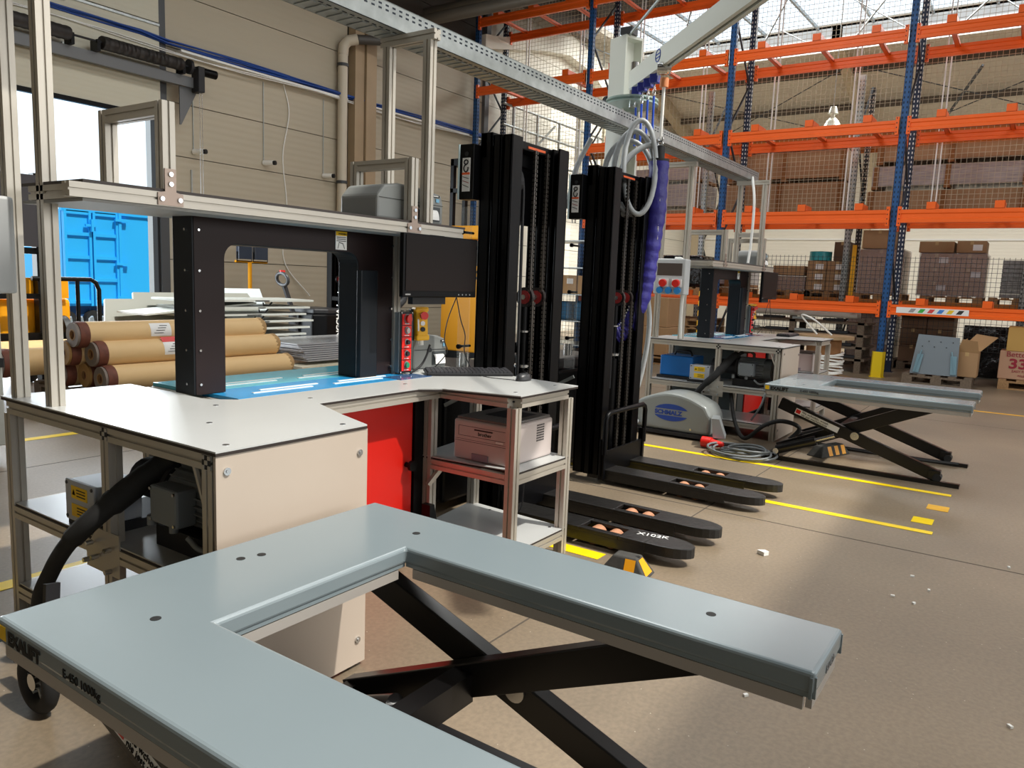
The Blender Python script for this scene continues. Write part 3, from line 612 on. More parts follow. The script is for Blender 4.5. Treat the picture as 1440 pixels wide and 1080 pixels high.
for k in range(3): carton(12.6, 13.1, 6.8+.42*k, 7.18+.42*k, 1.1, 1.45, 'pale carton in the wire crate, %s from the right' % ('first', 'second', 'third')[k], mat('cardboard_light', 'b38f66'), lab=1)
for k in range(2): tag(MB().box(12.6, 13.1, 6.85+.5*k, 7.25+.5*k, .6, .95).build('bag', mat('bag_blue', '2f6d96', .6), None, .06), 'blue bag in the wire crate, %s one' % ('right', 'left')[k], 'bag')

# ---------------------------------------------------------------- workbenches
def bolt(x, y, z, ax, parent, r=.008):
    d = Vector(ax)*.006; p = Vector((x, y, z)); return MB().cyl(p, p+d, r, 10).build('bolt', steel, parent)
def workbench(dx, who):
    X = lambda v: v+dx
    t = thing('workbench', 'aluminium profile workbench with white top, %s' % who, 'workbench', (X(1.2), 1.77, 0))
    A, B_ = X(1.205), X(1.715)
    ft, mid, bk = 1.79, 2.32, 2.985
    for x, y in ((A, ft+.0), (A, mid), (A, bk), (B_, bk), (B_, mid), (B_, ft)): prof((x, y, .0), (x, y, .77), t, 'leg')
    for z in (.7925,):
        prof((A, ft-.02, z), (A, bk, z), t, 'top_rail'); prof((B_, ft, z), (B_, bk, z), t, 'top_rail')
        for y in (ft, mid, bk): prof((A+.023, y, z), (B_-.023, y, z), t, 'cross_rail')
    for z, nm in ((.41, 'middle'), (.105, 'lower')):
        for a, b in ((ft, mid), (mid, bk)): prof((A, a+.023, z), (A, b-.023, z), t, 'shelf_rail'); prof((B_, a+.023, z), (B_, b-.023, z), t, 'shelf_rail')
        for y in (ft, mid, bk): prof((A+.023, y, z), (B_-.023, y, z), t, 'shelf_rail')
        s = MB().box(A-.018, B_+.018, ft+.03, bk-.026, z+.023, z+.03).build('shelf', core, t); MB().box(A-.018, B_+.018, ft+.03, bk-.026, z+.03, z+.034).build('laminate', white, s)
    # right desk
    P = [(X(2.645), 1.785), (X(3.085), 1.785), (X(3.12), 2.35), (X(2.645), 2.25)]
    for x, y in P: prof((x, y, .0), (x, y, .77), t, 'leg')
    def loop(z, n):
        for i in range(4):
            a = Vector(P[i]); b = Vector(P[(i+1) % 4]); d = (b-a).normalized()*.023
            prof((a.x+d.x, a.y+d.y, z), (b.x-d.x, b.y-d.y, z), t, n)
    loop(.7925, 'top_rail'); loop(.455, 'shelf_rail'); loop(.10, 'shelf_rail')
    for z in (.478, .123):
        s = MB().prism([(X(2.66), 1.765), (X(3.09), 1.765), (X(3.13), 2.37), (X(2.62), 2.30)], z, z+.008).build('shelf', core, t)
        MB().prism([(X(2.66), 1.765), (X(3.09), 1.765), (X(3.13), 2.37), (X(2.62), 2.30)], z+.008, z+.012).build('laminate', white, s)
        for x, y in ((2.7, 1.9), (3.04, 1.82), (3.07, 2.2)): bolt(X(x), y, z+.011, (0, 0, .5), t)
    # bridge rail in front of the machine
    for y in (2.20,): prof((X(1.74), y, .7925), (X(2.62), y, .7925), t, 'bridge_rail')
    MB().bar((X(2.60), 2.22, .36), (X(2.68), 2.2, .44), .02, .02).build('gusset', alu, t)
    top = [(1.18, 1.745), (1.735, 1.745), (1.80, 1.93), (1.90, 2.17), (2.46, 2.17), (2.54, 2.10), (2.63, 1.745), (3.115, 1.745), (3.22, 2.66), (2.82, 2.66), (2.80, 2.42), (1.73, 2.42), (1.655, 2.50), (1.655, 3.02), (1.18, 3.02)]
    top = [(X(a), b) for a, b in top]
    s = MB().prism(top, .815, .824).build('tabletop', core, t); MB().prism(top, .824, .8285).build('laminate', white, s)
    for x, y in ((1.6, 2.36), (1.95, 2.27), (1.25, 1.80), (1.68, 1.80), (1.25, 2.6), (1.4, 2.1), (2.7, 1.82), (3.03, 1.82), (2.52, 2.3)): bolt(X(x), y, .8275, (0, 0, .4), t, .01)
    pn = MB().box(X(1.182), X(1.74), 1.748, 1.758, .015, .814).build('front_panel', cream, t)
    for x, z in ((1.215, .77), (1.705, .74), (1.215, .1), (1.705, .1)): MB().cyl((X(x), 1.748, z), (X(x), 1.743, z), .011, 14).cyl((X(x), 1.743, z), (X(x), 1.741, z), .005, 8).build('screw', steel, pn)
    # corner end caps and joint plate on the left face
    for y, z in ((1.79, .7925), (2.32, .7925)):
        c = MB().box(A-.0235, A-.0225, y-.02, y+.02, z-.02, z+.02).build('end_face', blackm, t)
        MB().box(A-.0255, A-.0235, y-.019, y-.008, z-.019, z-.008).box(A-.0255, A-.0235, y+.008, y+.019, z+.008, z+.019).box(A-.0255, A-.0235, y-.019, y-.008, z+.008, z+.019).box(A-.0255, A-.0235, y+.008, y+.019, z-.019, z-.008).box(A-.0255, A-.0235, y-.006, y+.006, z-.006, z+.006).build('profile_web', alu, c)
    c = MB().plate([(0, 0), (.2, 0), (.2, .14), (.07, .14), (0, .06)], (A-.023, 2.45, .34), (0, -1, 0), (0, 0, 1), -.005).build('joint_plate', alu, t)
    for y, z in ((2.42, .37), (2.37, .39), (2.29, .36), (2.29, .43), (2.4, .43)): MB().cyl((A-.028, y, z), (A-.05, y, z), .008, 6).build('nut', steel, c)
    MB().plate([(0, 0), (.012, 0), (.07, -.14), (.07, -.16)], (A-.01, 1.86, .77), (0, -1, 0), (0, 0, 1), .01).build('corner_brace', alu, t)
    return t
NEAR, FAR = 'at the near bench', 'at the far bench'
workbench(0, NEAR); workbench(5.5, FAR)

def overhead(dx, who, tz=2.44, bx=2.80):
    X = lambda v: v+dx
    t = thing('overhead_shelf', 'aluminium overhead shelf frame with square gates above the bench, %s' % who, 'shelf', (X(1.2), 2.42, .83))
    z = 1.532
    for y in (2.70, 2.955):
        prof((X(1.22), y, .8285), (X(1.22), y, tz-.046), t, 'post')
    prof((X(1.22), 2.655, tz-.023), (X(1.22), 3.0, tz-.023), t, 'post_cap')
    prof((X(1.157), 2.443, z), (X(3.06), 2.443, z), t, 'front_beam'); prof((X(1.245), 2.80, z), (X(3.06), 2.80, z), t, 'rear_beam')
    for x in (1.22, 1.9, 2.6, 3.03): prof((X(x), 2.466, z), (X(x), 2.778, z), t, 'cross_beam')
    MB().box(X(1.2), X(3.08), 2.425, 2.83, z+.023, z+.033).build('shelf_board', mat('shelf_dark', '4a4340', .6), t)
    MB().box(X(1.2), X(3.08), 2.43, 2.825, z-.033, z-.0235).build('underside_board', mat('shelf_under', '8a8a86', .5), t)
    prof((X(2.755), 2.60, .8285), (X(2.755), 2.60, z-.034), t, 'post')
    for gx, zz in ((1.48, 1.85), (2.69, 1.85)):
        g = prof((X(gx), 2.443, z+.034), (X(gx), 2.443, zz), t, 'gate_post'); prof((X(gx), 2.80, z+.034), (X(gx), 2.80, zz), t, 'gate_post')
        prof((X(gx), 2.466, zz-.023), (X(gx), 2.778, zz-.023), t, 'gate_beam')
        p = MB().plate([(-.045, -.02), (.045, -.02), (.045, .02), (.02, .025), (.02, .1), (-.02, .1), (-.02, .025), (-.045, .02)], (X(gx), 2.4195, z), (1, 0, 0), (0, 0, 1), .004).build('joint_plate', mat('plate_bronze', 'a8968a', .4, .6), t)
        for a, b in ((-.032, 0), (.032, 0), (0, .05), (0, .082)): MB().cyl((X(gx)+a, 2.4155, z+b), (X(gx)+a, 2.41, z+b), .008, 10).build('bolt', steel, p)
    prof((X(bx), 2.443, z+.034), (X(bx), 2.443, tz-.045), t, 'portal_post'); prof((X(bx), 2.70, z+.034), (X(bx), 2.70, tz-.045), t, 'portal_post')
    prof((X(bx), 2.40, tz-.023), (X(bx), 2.74, tz-.023), t, 'portal_beam')
    if dx: prof((X(bx), 2.466, 1.88), (X(bx), 2.68, 1.88), t, 'portal_beam'); 
    return t
overhead(0, NEAR); overhead(5.5, FAR, 2.44, 2.60)
# perforated cable tray over both benches
t = thing('cable_tray', 'long perforated galvanised cable tray spanning above both workbenches', 'cable tray', (1, 2.5, 2.46))
y0, y1, zt = 2.585, 2.76, 2.442
MB().box(.3, 8.3, y0, y1, zt, zt+.003).box(.3, 8.3, y0, y0+.003, zt, zt+.105).box(.3, 8.3, y1-.003, y1, zt, zt+.105).box(.3, 8.3, y0-.0, y0+.012, zt+.103, zt+.106).box(.3, 8.3, y1-.012, y1, zt+.103, zt+.106).build('trough', galv, t)
m = MB(); x = .4
while x < 8.25:
    for zz in (.062, .082): m.box(x, x+.02, y0-.001, y0, zt+zz, zt+zz+.008)
    m.box(x, x+.025, y0+.035, y0+.043, zt-.001, zt)
    x += .045
o = m.build('perforation', holem, t); o['kind'] = 'stuff'
m = MB(); x = .4
while x < 8.2: m.box(x, x+.03, y0+.055, y0+.16, zt-.004, zt); x += .06
o = m.build('embossed_rib', galv, t); o['kind'] = 'stuff'
MB().tube([(.3, 2.66, zt+.02), (8.2, 2.66, zt+.02)], .012).build('cable', blackm, t)

def strapper(dx, who):
    X = lambda v: v+dx
    t = thing('strapping_machine', 'strapping machine with dark arch, blue filmed table and red door, %s' % who, 'machine', (X(2.2), 2.6, 0))
    MB().box(X(1.78), X(2.64), 2.30, 3.0, .06, .80).build('cabinet', mat('machine_grey', '3f4645', .5), t, .01)
    d = MB().box(X(1.96), X(2.56), 2.285, 2.30, .08, .755).build('door', red, t, .004)
    MB().cyl((X(2.52), 2.285, .46), (X(2.52), 2.255, .46), .012, 10).cyl((X(2.52), 2.255, .46), (X(2.52), 2.24, .46), .024, 12).build('door_knob', black, d)
    MB().box(X(1.80), X(2.64), 2.28, 2.30, .757, .79).box(X(2.565), X(2.64), 2.275, 2.30, .06, .757).build('door_frame', black, t)
    MB().plate([(0, 0), (.09, 0), (.03, .22), (0, .22)], (X(2.56), 2.22, .06), (1, 0, 0), (0, 0, 1), .05).build('foot', black, t)
    for x in (1.85, 2.6):
        for y in (2.4, 2.9): MB().cyl((X(x), y, 0), (X(x), y, .06), .03, 14).build('caster', rub, t)
    # table leaves under blue protective film
    MB().box(X(1.735), X(2.80), 2.43, 3.0, .80, .815).build('table_base', galv, t)
    bm1 = mat('film_blue', '2fa0e0', .12, 0, .12, 6, .15); bm2 = mat('film_cyan', '62cbe2', .12, 0, .12, 6, .15); bm3 = mat('film_navy', '3a5a86', .15, 0, .1, 6)
    for y0, y1, mm in ((2.425, 2.655, bm1), (2.662, 3.0, bm2)):
        l = MB().box(X(1.74), X(2.79), y0, y1, .815, .8295).build('table_leaf', mm, t)
        for k in range(2):
            for q in range(2):
                x0 = X(1.86+.42*k+.07*q); yy = y0+.07+q*.05
                r = MB().box(x0, x0+.30, yy, yy+.014, .8295, .832).build('roller_strip', wht, l)
    MB().box(X(2.60), X(2.82), 2.40, 2.52, .8285, .8305).build('film_fold', bm3, t)
    # arch: inverted U with rounded inner corners
    def archpoly(x0, x1, xi0, xi1, z0, zt_, zi, r=.06):
        p = [(x0, z0), (x0, zt_), (x1, zt_), (x1, z0), (xi1, z0)]
        for k in range(7): a = PI/2*k/6; p.append((xi1-r+r*math.cos(a), zi-r+r*math.sin(a)))
        for k in range(7): a = PI/2+PI/2*k/6; p.append((xi0+r+r*math.cos(a), zi-r+r*math.sin(a)))
        return p+[(xi0, z0)]
    ap = archpoly(X(1.665), X(2.735), X(1.795), X(2.50), .829, 1.506, 1.405)
    a = MB().plate(ap, (0, 2.59, 0), (1, 0, 0), (0, 0, 1), -.125).build('arch', archd, t, .003)
    fp = archpoly(X(1.672), X(2.728), X(1.799), X(2.505), .832, 1.502, 1.409)
    MB().plate(fp, (0, 2.5895, 0), (1, 0, 0), (0, 0, 1), .002).build('arch_cover', arch, a)
    MB().box(X(2.49), X(2.60), 2.555, 2.587, .829, 1.33).build('chute_cover', archd, t, .006)
    for z in (.87, 1.0, 1.15, 1.3, 1.45):
        MB().cyl((X(1.69), 2.587, z), (X(1.69), 2.582, z), .005, 8).build('screw', steel, a); MB().cyl((X(2.715), 2.587, z), (X(2.715), 2.575, z), .006, 8).build('screw', steel, a)
        MB().cyl((X(1.665), 2.63, z), (X(1.66), 2.63, z), .005, 8).build('screw', steel, a)
    l = MB().box(X(2.36), X(2.425), 2.583, 2.586, 1.415, 1.495).build('warning_label', lblw, t)
    MB().box(X(2.36), X(2.425), 2.5815, 2.583, 1.477, 1.495).build('warning_band', lbly, l)
    for z in (1.468, 1.46, 1.452): MB().box(X(2.365), X(2.42), 2.582, 2.583, z, z+.003).build('text_line', ink, l)
    MB().plate([(0, 0), (.004, 0), (.01, .025), (.03, .02), (.04, 0), (.044, 0), (.033, .025), (.008, .03)], (X(2.37), 2.5825, 1.42), (1, 0, 0), (0, 0, 1), .0005).build('drawing', mat('mid_grey', '777777'), l)
    text('WARNING', .011, (X(2.373), 2.581, 1.481), (1, 0, 0), (0, 0, 1), ink, l)
    return t
strapper(0, NEAR); strapper(5.5, FAR)

def monitor(dx, who):
    X = lambda v: v+dx
    t = thing('monitor', 'black flat monitor hanging under the overhead shelf, %s' % who, 'monitor', (X(2.86), 2.42, 1.22))
    MB().box(X(2.585), X(3.135), 2.385, 2.41, 1.215, 1.507).build('housing', black, t, .004)
    MB().box(X(2.60), X(3.12), 2.382, 2.386, 1.245, 1.498).build('screen', mat('screen_off', '181211', .4, spec=.15), t)
    for k in range(4): MB().cyl((X(2.99+.03*k), 2.3845, 1.228), (X(2.99+.03*k), 2.382, 1.228), .0035, 8).build('button', grayp, t)
    MB().box(X(2.60), X(2.635), 2.383, 2.385, 1.224, 1.231).build('logo', mat('mid_grey', '777777'), t)
    MB().box(X(2.68), X(2.92), 2.41, 2.44, 1.18, 1.23).build('cable_box', blackm, t); MB().box(X(2.8), X(2.9), 2.41, 2.46, 1.42, 1.51).build('bracket', black, t)
    MB().tube(smooth_path([(X(3.02), 2.42, 1.215), (X(2.98), 2.44, 1.1), (X(2.97), 2.45, 1.0), (X(2.99), 2.45, .93), (X(2.93), 2.5, .835)]), .003, 5).tube(smooth_path([(X(3.02), 2.42, 1.215), (X(3.06), 2.42, 1.1), (X(3.1), 2.42, 1.02), (X(3.1), 2.42, .93), (X(3.14), 2.4, .835)]), .003, 5).build('cable', blackm, t)
monitor(0, NEAR); monitor(5.5, FAR)
def panel(dx, who):
    X = lambda v: v+dx
    t = thing('button_panel', 'red button column on a dark housing beside the arch, %s' % who, 'control panel', (X(2.8), 2.52, .83))
    M = Matrix.Translation((X(2.765), 2.53, 0)) @ Matrix.Rotation(-.25, 4, 'Z') @ Matrix.Diagonal((.72, 1, 1, 1))
    MB().xf(M).box(-.05, .06, 0, .07, .838, 1.135).build('housing', mat('housing_grey', '8f9596', .4, .3), t, .004)
    MB().xf(M).box(-.045, .05, -.006, 0, .838, 1.138).build('back_frame', blackm, t)
    for k in range(5):
        z = .848+.0565*k
        p = MB().xf(M).box(-.034, .04, -.011, -.006, z, z+.053).build('panel_field', mat('panel_red', 'e01a10', .35), t)
        mm, r, dep = ((mat('button_green', '118a5e', .4), .014, .012), (blackm, .012, .015), (blackm, .011, .02), (steel, .014, .012), (redd, .02, .02))[k]
        MB().xf(M).cyl((.004, -.011, z+.03), (.004, -.014, z+.03), r+.005, 18).build('bezel', grayp, p)
        MB().xf(M).cyl((.004, -.014, z+.03), (.004, -.014-dep, z+.03), r, 18).build('button', mm, p)
        MB().xf(M).box(-.015, .022, -.0115, -.011, z+.004, z+.007).build('caption', lblw, p)
    for a in (-.04, .045):
        for z in (.842, 1.133): MB().xf(M).cyl((a, -.006, z), (a, -.012, z), .004, 8).build('screw', steel, t)
panel(0, NEAR); panel(5.5, FAR)
def pendant(dx, who):
    X = lambda v: v+dx
    t = thing('pendant_control', 'yellow hand control with red mushroom button on its holder, %s' % who, 'remote control', (X(2.93), 2.53, .97))
    M = Matrix.Translation((X(2.975), 2.55, 0)) @ Matrix.Rotation(-.5, 4, 'Z') @ Matrix.Rotation(-.05, 4, 'Y')
    MB().xf(M).prism([(-.03, -.03), (.03, -.03), (.034, .03), (-.034, .03)], 1.0, 1.155).build('body', yel, t, .008)
    MB().xf(M).prism([(-.036, -.034), (.036, -.034), (.036, .03), (-.036, .03)], .99, 1.02).prism([(-.036, -.034), (.036, -.034), (.036, .03), (-.036, .03)], 1.135, 1.16).build('bumper', yel, t, .008)
    MB().xf(M).cyl((0, -.03, 1.118), (0, -.05, 1.118), .012, 12).cyl((0, -.05, 1.118), (0, -.066, 1.118), .02, 16).build('stop_button', redd, t)
    for z, mm in ((1.078, lblw), (1.048, blackm)): MB().xf(M).cyl((0, -.03, z), (0, -.036, z), .012, 14).build('push_button', mm, t)
    MB().xf(M).box(-.026, -.018, -.0315, -.03, 1.04, 1.10).build('label', lblw, t)
    MB().xf(M).cyl((0, 0, .99), (0, 0, .965), .013, 12).build('gland', wht, t)
    MB().tube(smooth_path([(X(2.975), 2.55, .965), (X(2.95), 2.55, .91), (X(2.92), 2.56, .86), (X(2.85), 2.55, .836), (X(2.80), 2.52, .836)]), .006, 6).build('cable', blackm, t)
    MB().xf(M).box(-.05, -.036, .0, .03, .99, 1.15).build('holder', blackm, t)
    prof((X(2.87), 2.64, .8295), (X(2.87), 2.64, 1.14), t, 'support_post')
pendant(0, NEAR); pendant(5.5, FAR)
def label_printer(x, y, z, w, l, h, label, rot=0):
    t = thing('label_printer', label, 'printer', (x, y, z))
    M = Matrix.Translation((x, y, z)) @ Matrix.Rotation(rot, 4, 'Z')
    # length l along x (hinge side left), width w along y; front with slot faces -y side right half
    pr = [(0, 0), (l, 0), (l, h*.62), (l*.97, h*.86), (l*.72, h*.97), (l*.3, h), (l*.1, h*.9), (0, h*.6)]
    MB().xf(M).plate(pr, (0, w, 0), (1, 0, 0), (0, 0, 1), w).build('body', mat('printer_grey', '8e918f', .5), t, .012)
    MB().xf(M).plate([(l*.55, h*.1), (l*.94, h*.1), (l*.94, h*.5), (l*.55, h*.5)], (0, -.001, 0), (1, 0, 0), (0, 0, 1), .003).build('front_door', mat('printer_dark', '454a4d', .5), t)
    MB().xf(M).box(l*.02, l*.99, -.003, .0, h*.555, h*.565).build('lid_seam', blackm, t)
    MB().xf(M).tube([(l*.45, -.004, h*.55), (l*.45, -.012, h*.56)], .012, 12).build('latch', darkg, t)
    MB().xf(M)._add([(l*.58+.0*k, -.002-.022*math.sin(k/5*PI/2), h*.42-.05*(1-math.cos(k/5*PI/2))) for k in range(6)]+[(l*.88, -.002-.022*math.sin(k/5*PI/2), h*.42-.05*(1-math.cos(k/5*PI/2))) for k in range(6)], [(k, k+1, k+7, k+6) for k in range(5)]).build('label_paper', mat('label_paper', 'f0f0ee', .7), t)
    MB().xf(M).box(l*.80, l*.92, -.006, -.002, h*.78, h*.84).build('name_badge', ink, t); MB().xf(M).box(l*.82, l*.9, -.007, -.006, h*.795, h*.825).build('badge_text', lblw, t)
    MB().xf(M).box(l*.87, l*.92, -.005, -.002, h*.64, h*.74).build('indicator', mat('indicator_blue', '7fb8d8', .4), t)
    return t
label_printer(2.52, 2.49, 1.566, .24, .46, .17, 'grey label printer on the overhead shelf behind the near square gate')
label_printer(2.94, 2.63, .829, .2, .24, .18, 'grey label printer on the near benchtop behind the keyboard', -.1)
label_printer(8.25, 2.52, 1.566, .22, .4, .17, 'grey label printer on the far overhead shelf')
# keyboard and mouse
def keyboard(x, y, rot, label):
    t = thing('keyboard', label, 'keyboard', (x, y, .829)); M = Matrix.Translation((x, y, .829)) @ Matrix.Rotation(rot, 4, 'Z')
    MB().xf(M @ Matrix.Rotation(.08, 4, 'X')).box(-.22, .22, -.065, .065, .004, .02).build('case', blackm, t, .004)
    K = MB().xf(M @ Matrix.Rotation(.08, 4, 'X'))
    key = None
    for r in range(6):
        x0 = -.212
        for c in range(21):
            if c in (15, 19) and r == 0: x0 += .02; continue
            w = .0175
            if r == 5 and 4 <= c <= 8:
                w = .0175
            kb = MB().xf(M @ Matrix.Rotation(.08, 4, 'X')).box(x0, x0+w, -.058+.0195*(5-r), -.058+.0195*(5-r)+.0165, .02, .027)
            kb.build('key', mat('key_black', '3a3a3e', .4), t); x0 += .0202
keyboard(3.02, 2.33, -.70, 'black computer keyboard at the back of the near benchtop')
tb = thing('keyboard', 'black computer keyboard on the far benchtop', 'keyboard', (8.5, 2.2, .829))
MB().box(8.3, 8.7, 2.12, 2.26, .83, .85).build('case', blackm, tb, .004)
for r in range(5): MB().box(8.31, 8.69, 2.13+.025*r, 2.15+.025*r, .85, .857).build('key_row', mat('key_black', '242426'), tb)
def mouse(x, y, label):
    t = thing('mouse', label, 'mouse', (x, y, .829)); n = 14; vs = []; fs = []
    for i in range(6):
        f = math.cos(i/6*PI/2)
        for k in range(n): a = 2*PI*k/n; vs.append((x+.055*f**.6*math.cos(a)*.97, y+.031*f**.6*math.sin(a), .829+.036*math.sin(i/6*PI/2)))
    for i in range(5):
        for k in range(n): fs.append((i*n+k, i*n+(k+1) % n, (i+1)*n+(k+1) % n, (i+1)*n+k))
    fs.append(tuple(range(5*n, 6*n))); fs.append(tuple(range(n-1, -1, -1)))
    MB()._add(vs, fs, True).build('shell', mat('mouse_grey', '2e2f32', .4), t); MB().box(x+.01, x+.035, y-.003, y+.003, .85, .866).build('wheel', rub, t)
    MB().tube(smooth_path([(x-.05, y+.02, .833), (x-.07, y+.15, .833), (x-.02, y+.3, .833)]), .002, 5).build('cable', blackm, t)
mouse(3.06, 2.02, 'dark computer mouse near the right edge of the near benchtop')
# laser printer on the middle shelf
t = thing('laser_printer', 'light laser printer with dark top on the shelf of the near workbench', 'printer', (2.87, 2.0, .49))
lp = mat('printer_beige', 'c3b8b4', .45)
x0, x1, y0, y1, z0, z1 = 2.685, 3.05, 1.835, 2.145, .491, .675
MB().box(x0, x1, y0, y1, z0, z1).build('body', lp, t, .012, 3)
tp = MB().prism([(x0+.01, y0+.01), (x1-.01, y0+.01), (x1-.01, y1-.01), (x0+.01, y1-.01)], z1, z1+.012).build('top_cover', mat('printer_top', '6e6a68', .5), t, .005)
MB().box(x0+.12, x1-.07, y0+.05, y1-.09, z1+.0125, z1+.014).build('output_tray', blackm, tp)
MB().box(x0-.001, x0, y0+.02, y1-.03, z0+.110, z0+.1115).box(x0-.001, x0, y0+.01, y1-.01, z0+.085, z0+.0865).box(x0-.001, x0, y0+.01, y1-.01, z0+.094, z0+.095).box(x0-.001, x0, y0+.02, y1-.03, z0+.155, z0+.1565).box(x0-.001, x0, y1-.03, y1-.0285, z0+.11, z0+.156).build('panel_seam', darkg, t)
MB().box(x0-.004, x0, y0+.11, y0+.2, z0+.005, z0+.035).build('tray_grip', mat('grip_grey', '8d8690', .5), t); MB().box(x0-.003, x0, y0+.09, y0+.19, z0+.142, z0+.147).build('lid_grip', blackm, t)
text('brother', .024, (x0-.001, y0+.17, z0+.12), (0, -1, 0), (0, 0, 1), ink, t); MB().box(x0-.001, x0, y0+.03, y0+.07, z0+.1, z0+.108).build('model_label', lblw, t)
m = MB()
for i in range(6):
    for j in range(7): m.box(x1-.14+.011*i, x1-.133+.011*i, y0-.001, y0, z0+.085+.012*j, z0+.092+.012*j)
m.build('side_vent', blackm, t)
MB().tube(smooth_path([(x1, 1.98, .6), (x1+.06, 1.97, .55), (x1+.03, 2.0, .4), (x1+.01, 2.0, .2), (x1-.02, 2.05, .14)]), .004, 6).build('power_cable', blackm, t)
# vacuum pump motor, junction box, hose for each bench
def pumpset(dx, who):
    X = lambda v: v+dx
    t = thing('pump_motor', 'dark finned electric motor on the middle shelf, %s' % who, 'motor', (X(1.45), 1.98, .444))
    mg = mat('motor_grey', '74787a', .5, .2)
    yc, zc, xc = 2.08, .605, X(1.375)
    MB().cyl((xc, 1.93, zc), (xc, 2.17, zc), .088, 24).build('housing', mg, t)
    f = MB()
    for k in range(26):
        a = 2*PI*k/26; c, s = math.cos(a), math.sin(a)
        f.bar((xc+.093*c, 1.94, zc+.093*s), (xc+.093*c, 2.16, zc+.093*s), .004, .016, (c, 0, s))
    f.build('cooling_fins', mg, t)
    MB().cyl((xc, 1.87, zc), (xc, 1.93, zc), .098, 24, .1).cyl((xc, 1.865, zc), (xc, 1.87, zc), .03, 16).build('fan_cover', mat('motor_dark', '505455', .45), t)
    MB().cyl((xc, 2.17, zc), (xc, 2.19, zc), .1, 24).cyl((xc, 2.19, zc), (xc, 2.42, zc), .065, 20).build('pump_head', blackm, t)
    b = MB().box(xc-.155, xc-.085, 2.0, 2.14, zc-.06, zc+.055).build('terminal_box', mat('terminal_grey', '71777a', .45), t, .008)
    for y in (2.01, 2.13):
        for z in (zc-.05, zc+.045): MB().cyl((xc-.155, y, z), (xc-.16, y, z), .005, 8).build('screw', steel, b)
    for y in (2.0, 2.12): MB().cyl((xc-.12, y+.07, zc-.06), (xc-.12, y+.07, zc-.09), .014, 10).build('cable_gland', grayp, b)
    MB().box(xc-.1, xc+.1, 1.95, 2.2, .444, .51).build('foot', blackm, t)
    MB().tube([(xc, 2.05, zc+.085), (xc, 2.05, zc+.13), (xc, 2.08, zc+.15), (xc-.02, 2.14, zc+.145)], .014, 10).build('elbow_fitting', mat('bronze', '5a5048', .35, .8), t)
    MB().tube(smooth_path([(xc-.12, 2.0, zc-.09), (xc-.1, 1.95, .48), (xc-.05, 1.86, .5), (xc-.18, 1.86, .46), (xc-.2, 1.9, .3), (xc-.1, 2.0, .15)]), .009, 6).build('grey_cable', grayp, t)
    t = thing('junction_box', 'light grey junction box with two yellow warning stickers, %s' % who, 'electrical box', (X(1.2), 2.55, .444))
    jb = mat('junction_grey', 'a9adb4', .45)
    bx = MB().box(X(1.19), X(1.34), 2.39, 2.57, .475, .605).build('box', jb, t, .006); MB().box(X(1.18), X(1.19), 2.387, 2.573, .472, .608).build('lid', jb, t, .004)
    for y in (2.40, 2.56):
        for z in (.485, .597): MB().cyl((X(1.18), y, z), (X(1.177), y, z), .006, 8).build('screw', darkg, t)
    for z in (.55, .49):
        l = MB().box(X(1.1785), X(1.18), 2.43, 2.53, z, z+.042).build('sticker', lbly, t)
        for q in range(3): MB().box(X(1.1775), X(1.1785), 2.44, 2.495, z+.01+.01*q, z+.013+.01*q).build('text_line', ink, l)
        if z > .54: MB().plate([(0, 0), (.022, 0), (.011, .02)], (X(1.1785), 2.525, z+.012), (0, -1, 0), (0, 0, 1), -.001).build('warning_triangle', ink, l)
    MB().box(X(1.2), X(1.5), 2.38, 2.6, .444, .475).build('base_plate', blackm, t)
    for y in (2.44, 2.5): MB().cyl((X(1.26), y, .475), (X(1.26), y, .45), .012, 8).build('cable_gland', grayp, t)
    t = thing('black_hose', 'thick black hose running from the motor down past the shelf, %s' % who, 'hose', (X(1.3), 2.3, .3))
    MB().tube(smooth_path([(xc-.02, 2.14, zc+.145), (X(1.33), 2.22, .70), (X(1.24), 2.27, .62), (X(1.14), 2.32, .53), (X(1.10), 2.40, .44), (X(1.08), 2.47, .34), (X(1.07), 2.53, .22), (X(1.10), 2.56, .02)]), [.016]*5+[.036]*8+[.04]*8+[.032]*10+[.026]*26, 10).build('sleeve', rub, t)
pumpset(0, NEAR); pumpset(5.5, FAR)
t = thing('blue_unit', 'bright blue power unit with black handle on the far bench shelf', 'power unit', (6.9, 2.7, .44))
MB().box(6.82, 7.1, 2.60, 2.93, .47, .66).build('case', mat('unit_blue', '1670c0', .4), t, .01); MB().box(6.80, 7.12, 2.58, 2.95, .444, .47).build('base', blackm, t)
MB().tube([(6.95, 2.66, .66), (6.95, 2.68, .70), (6.95, 2.82, .70), (6.95, 2.84, .66)], .012, 8).build('handle', blackm, t)
def sockets(x, y, z, label, s=1):
    t = thing('socket_box', label, 'electrical box', (x, y, z))
    MB().box(x, x+.12, y-.15, y+.15, z-.16, z+.16).build('case', mat('socket_grey', 'b7babb', .45), t, .01)
    MB().box(x-.004, x, y-.12, y+.12, z+.01, z+.12).build('window', mat('smoked_window', '4c4440', .15), t, .002)
    for k in range(2): 
        MB().box(x-.012, x, y-.03+.115*(.5-k)*2*.55-.03, y+.03+.115*(.5-k)*2*.55+.0, z-.09, z-.02).build('socket_frame', lblw, t); MB().cyl((x-.012, y+.063*(1-2*k)-.015, z-.055), (x-.04, y+.063*(1-2*k)-.015, z-.06), .034, 16).build('red_socket', redd, t)
    for k in range(3): MB().cyl((x, y-.09+.085*k, z-.12), (x-.025, y-.09+.085*k, z-.125), .03, 14).build('blue_socket', mat('socket_blue', '2381c8', .4), t)
    return t
sockets(6.50, 2.76, 1.40, 'wall socket box with red and blue sockets on the far bench post')
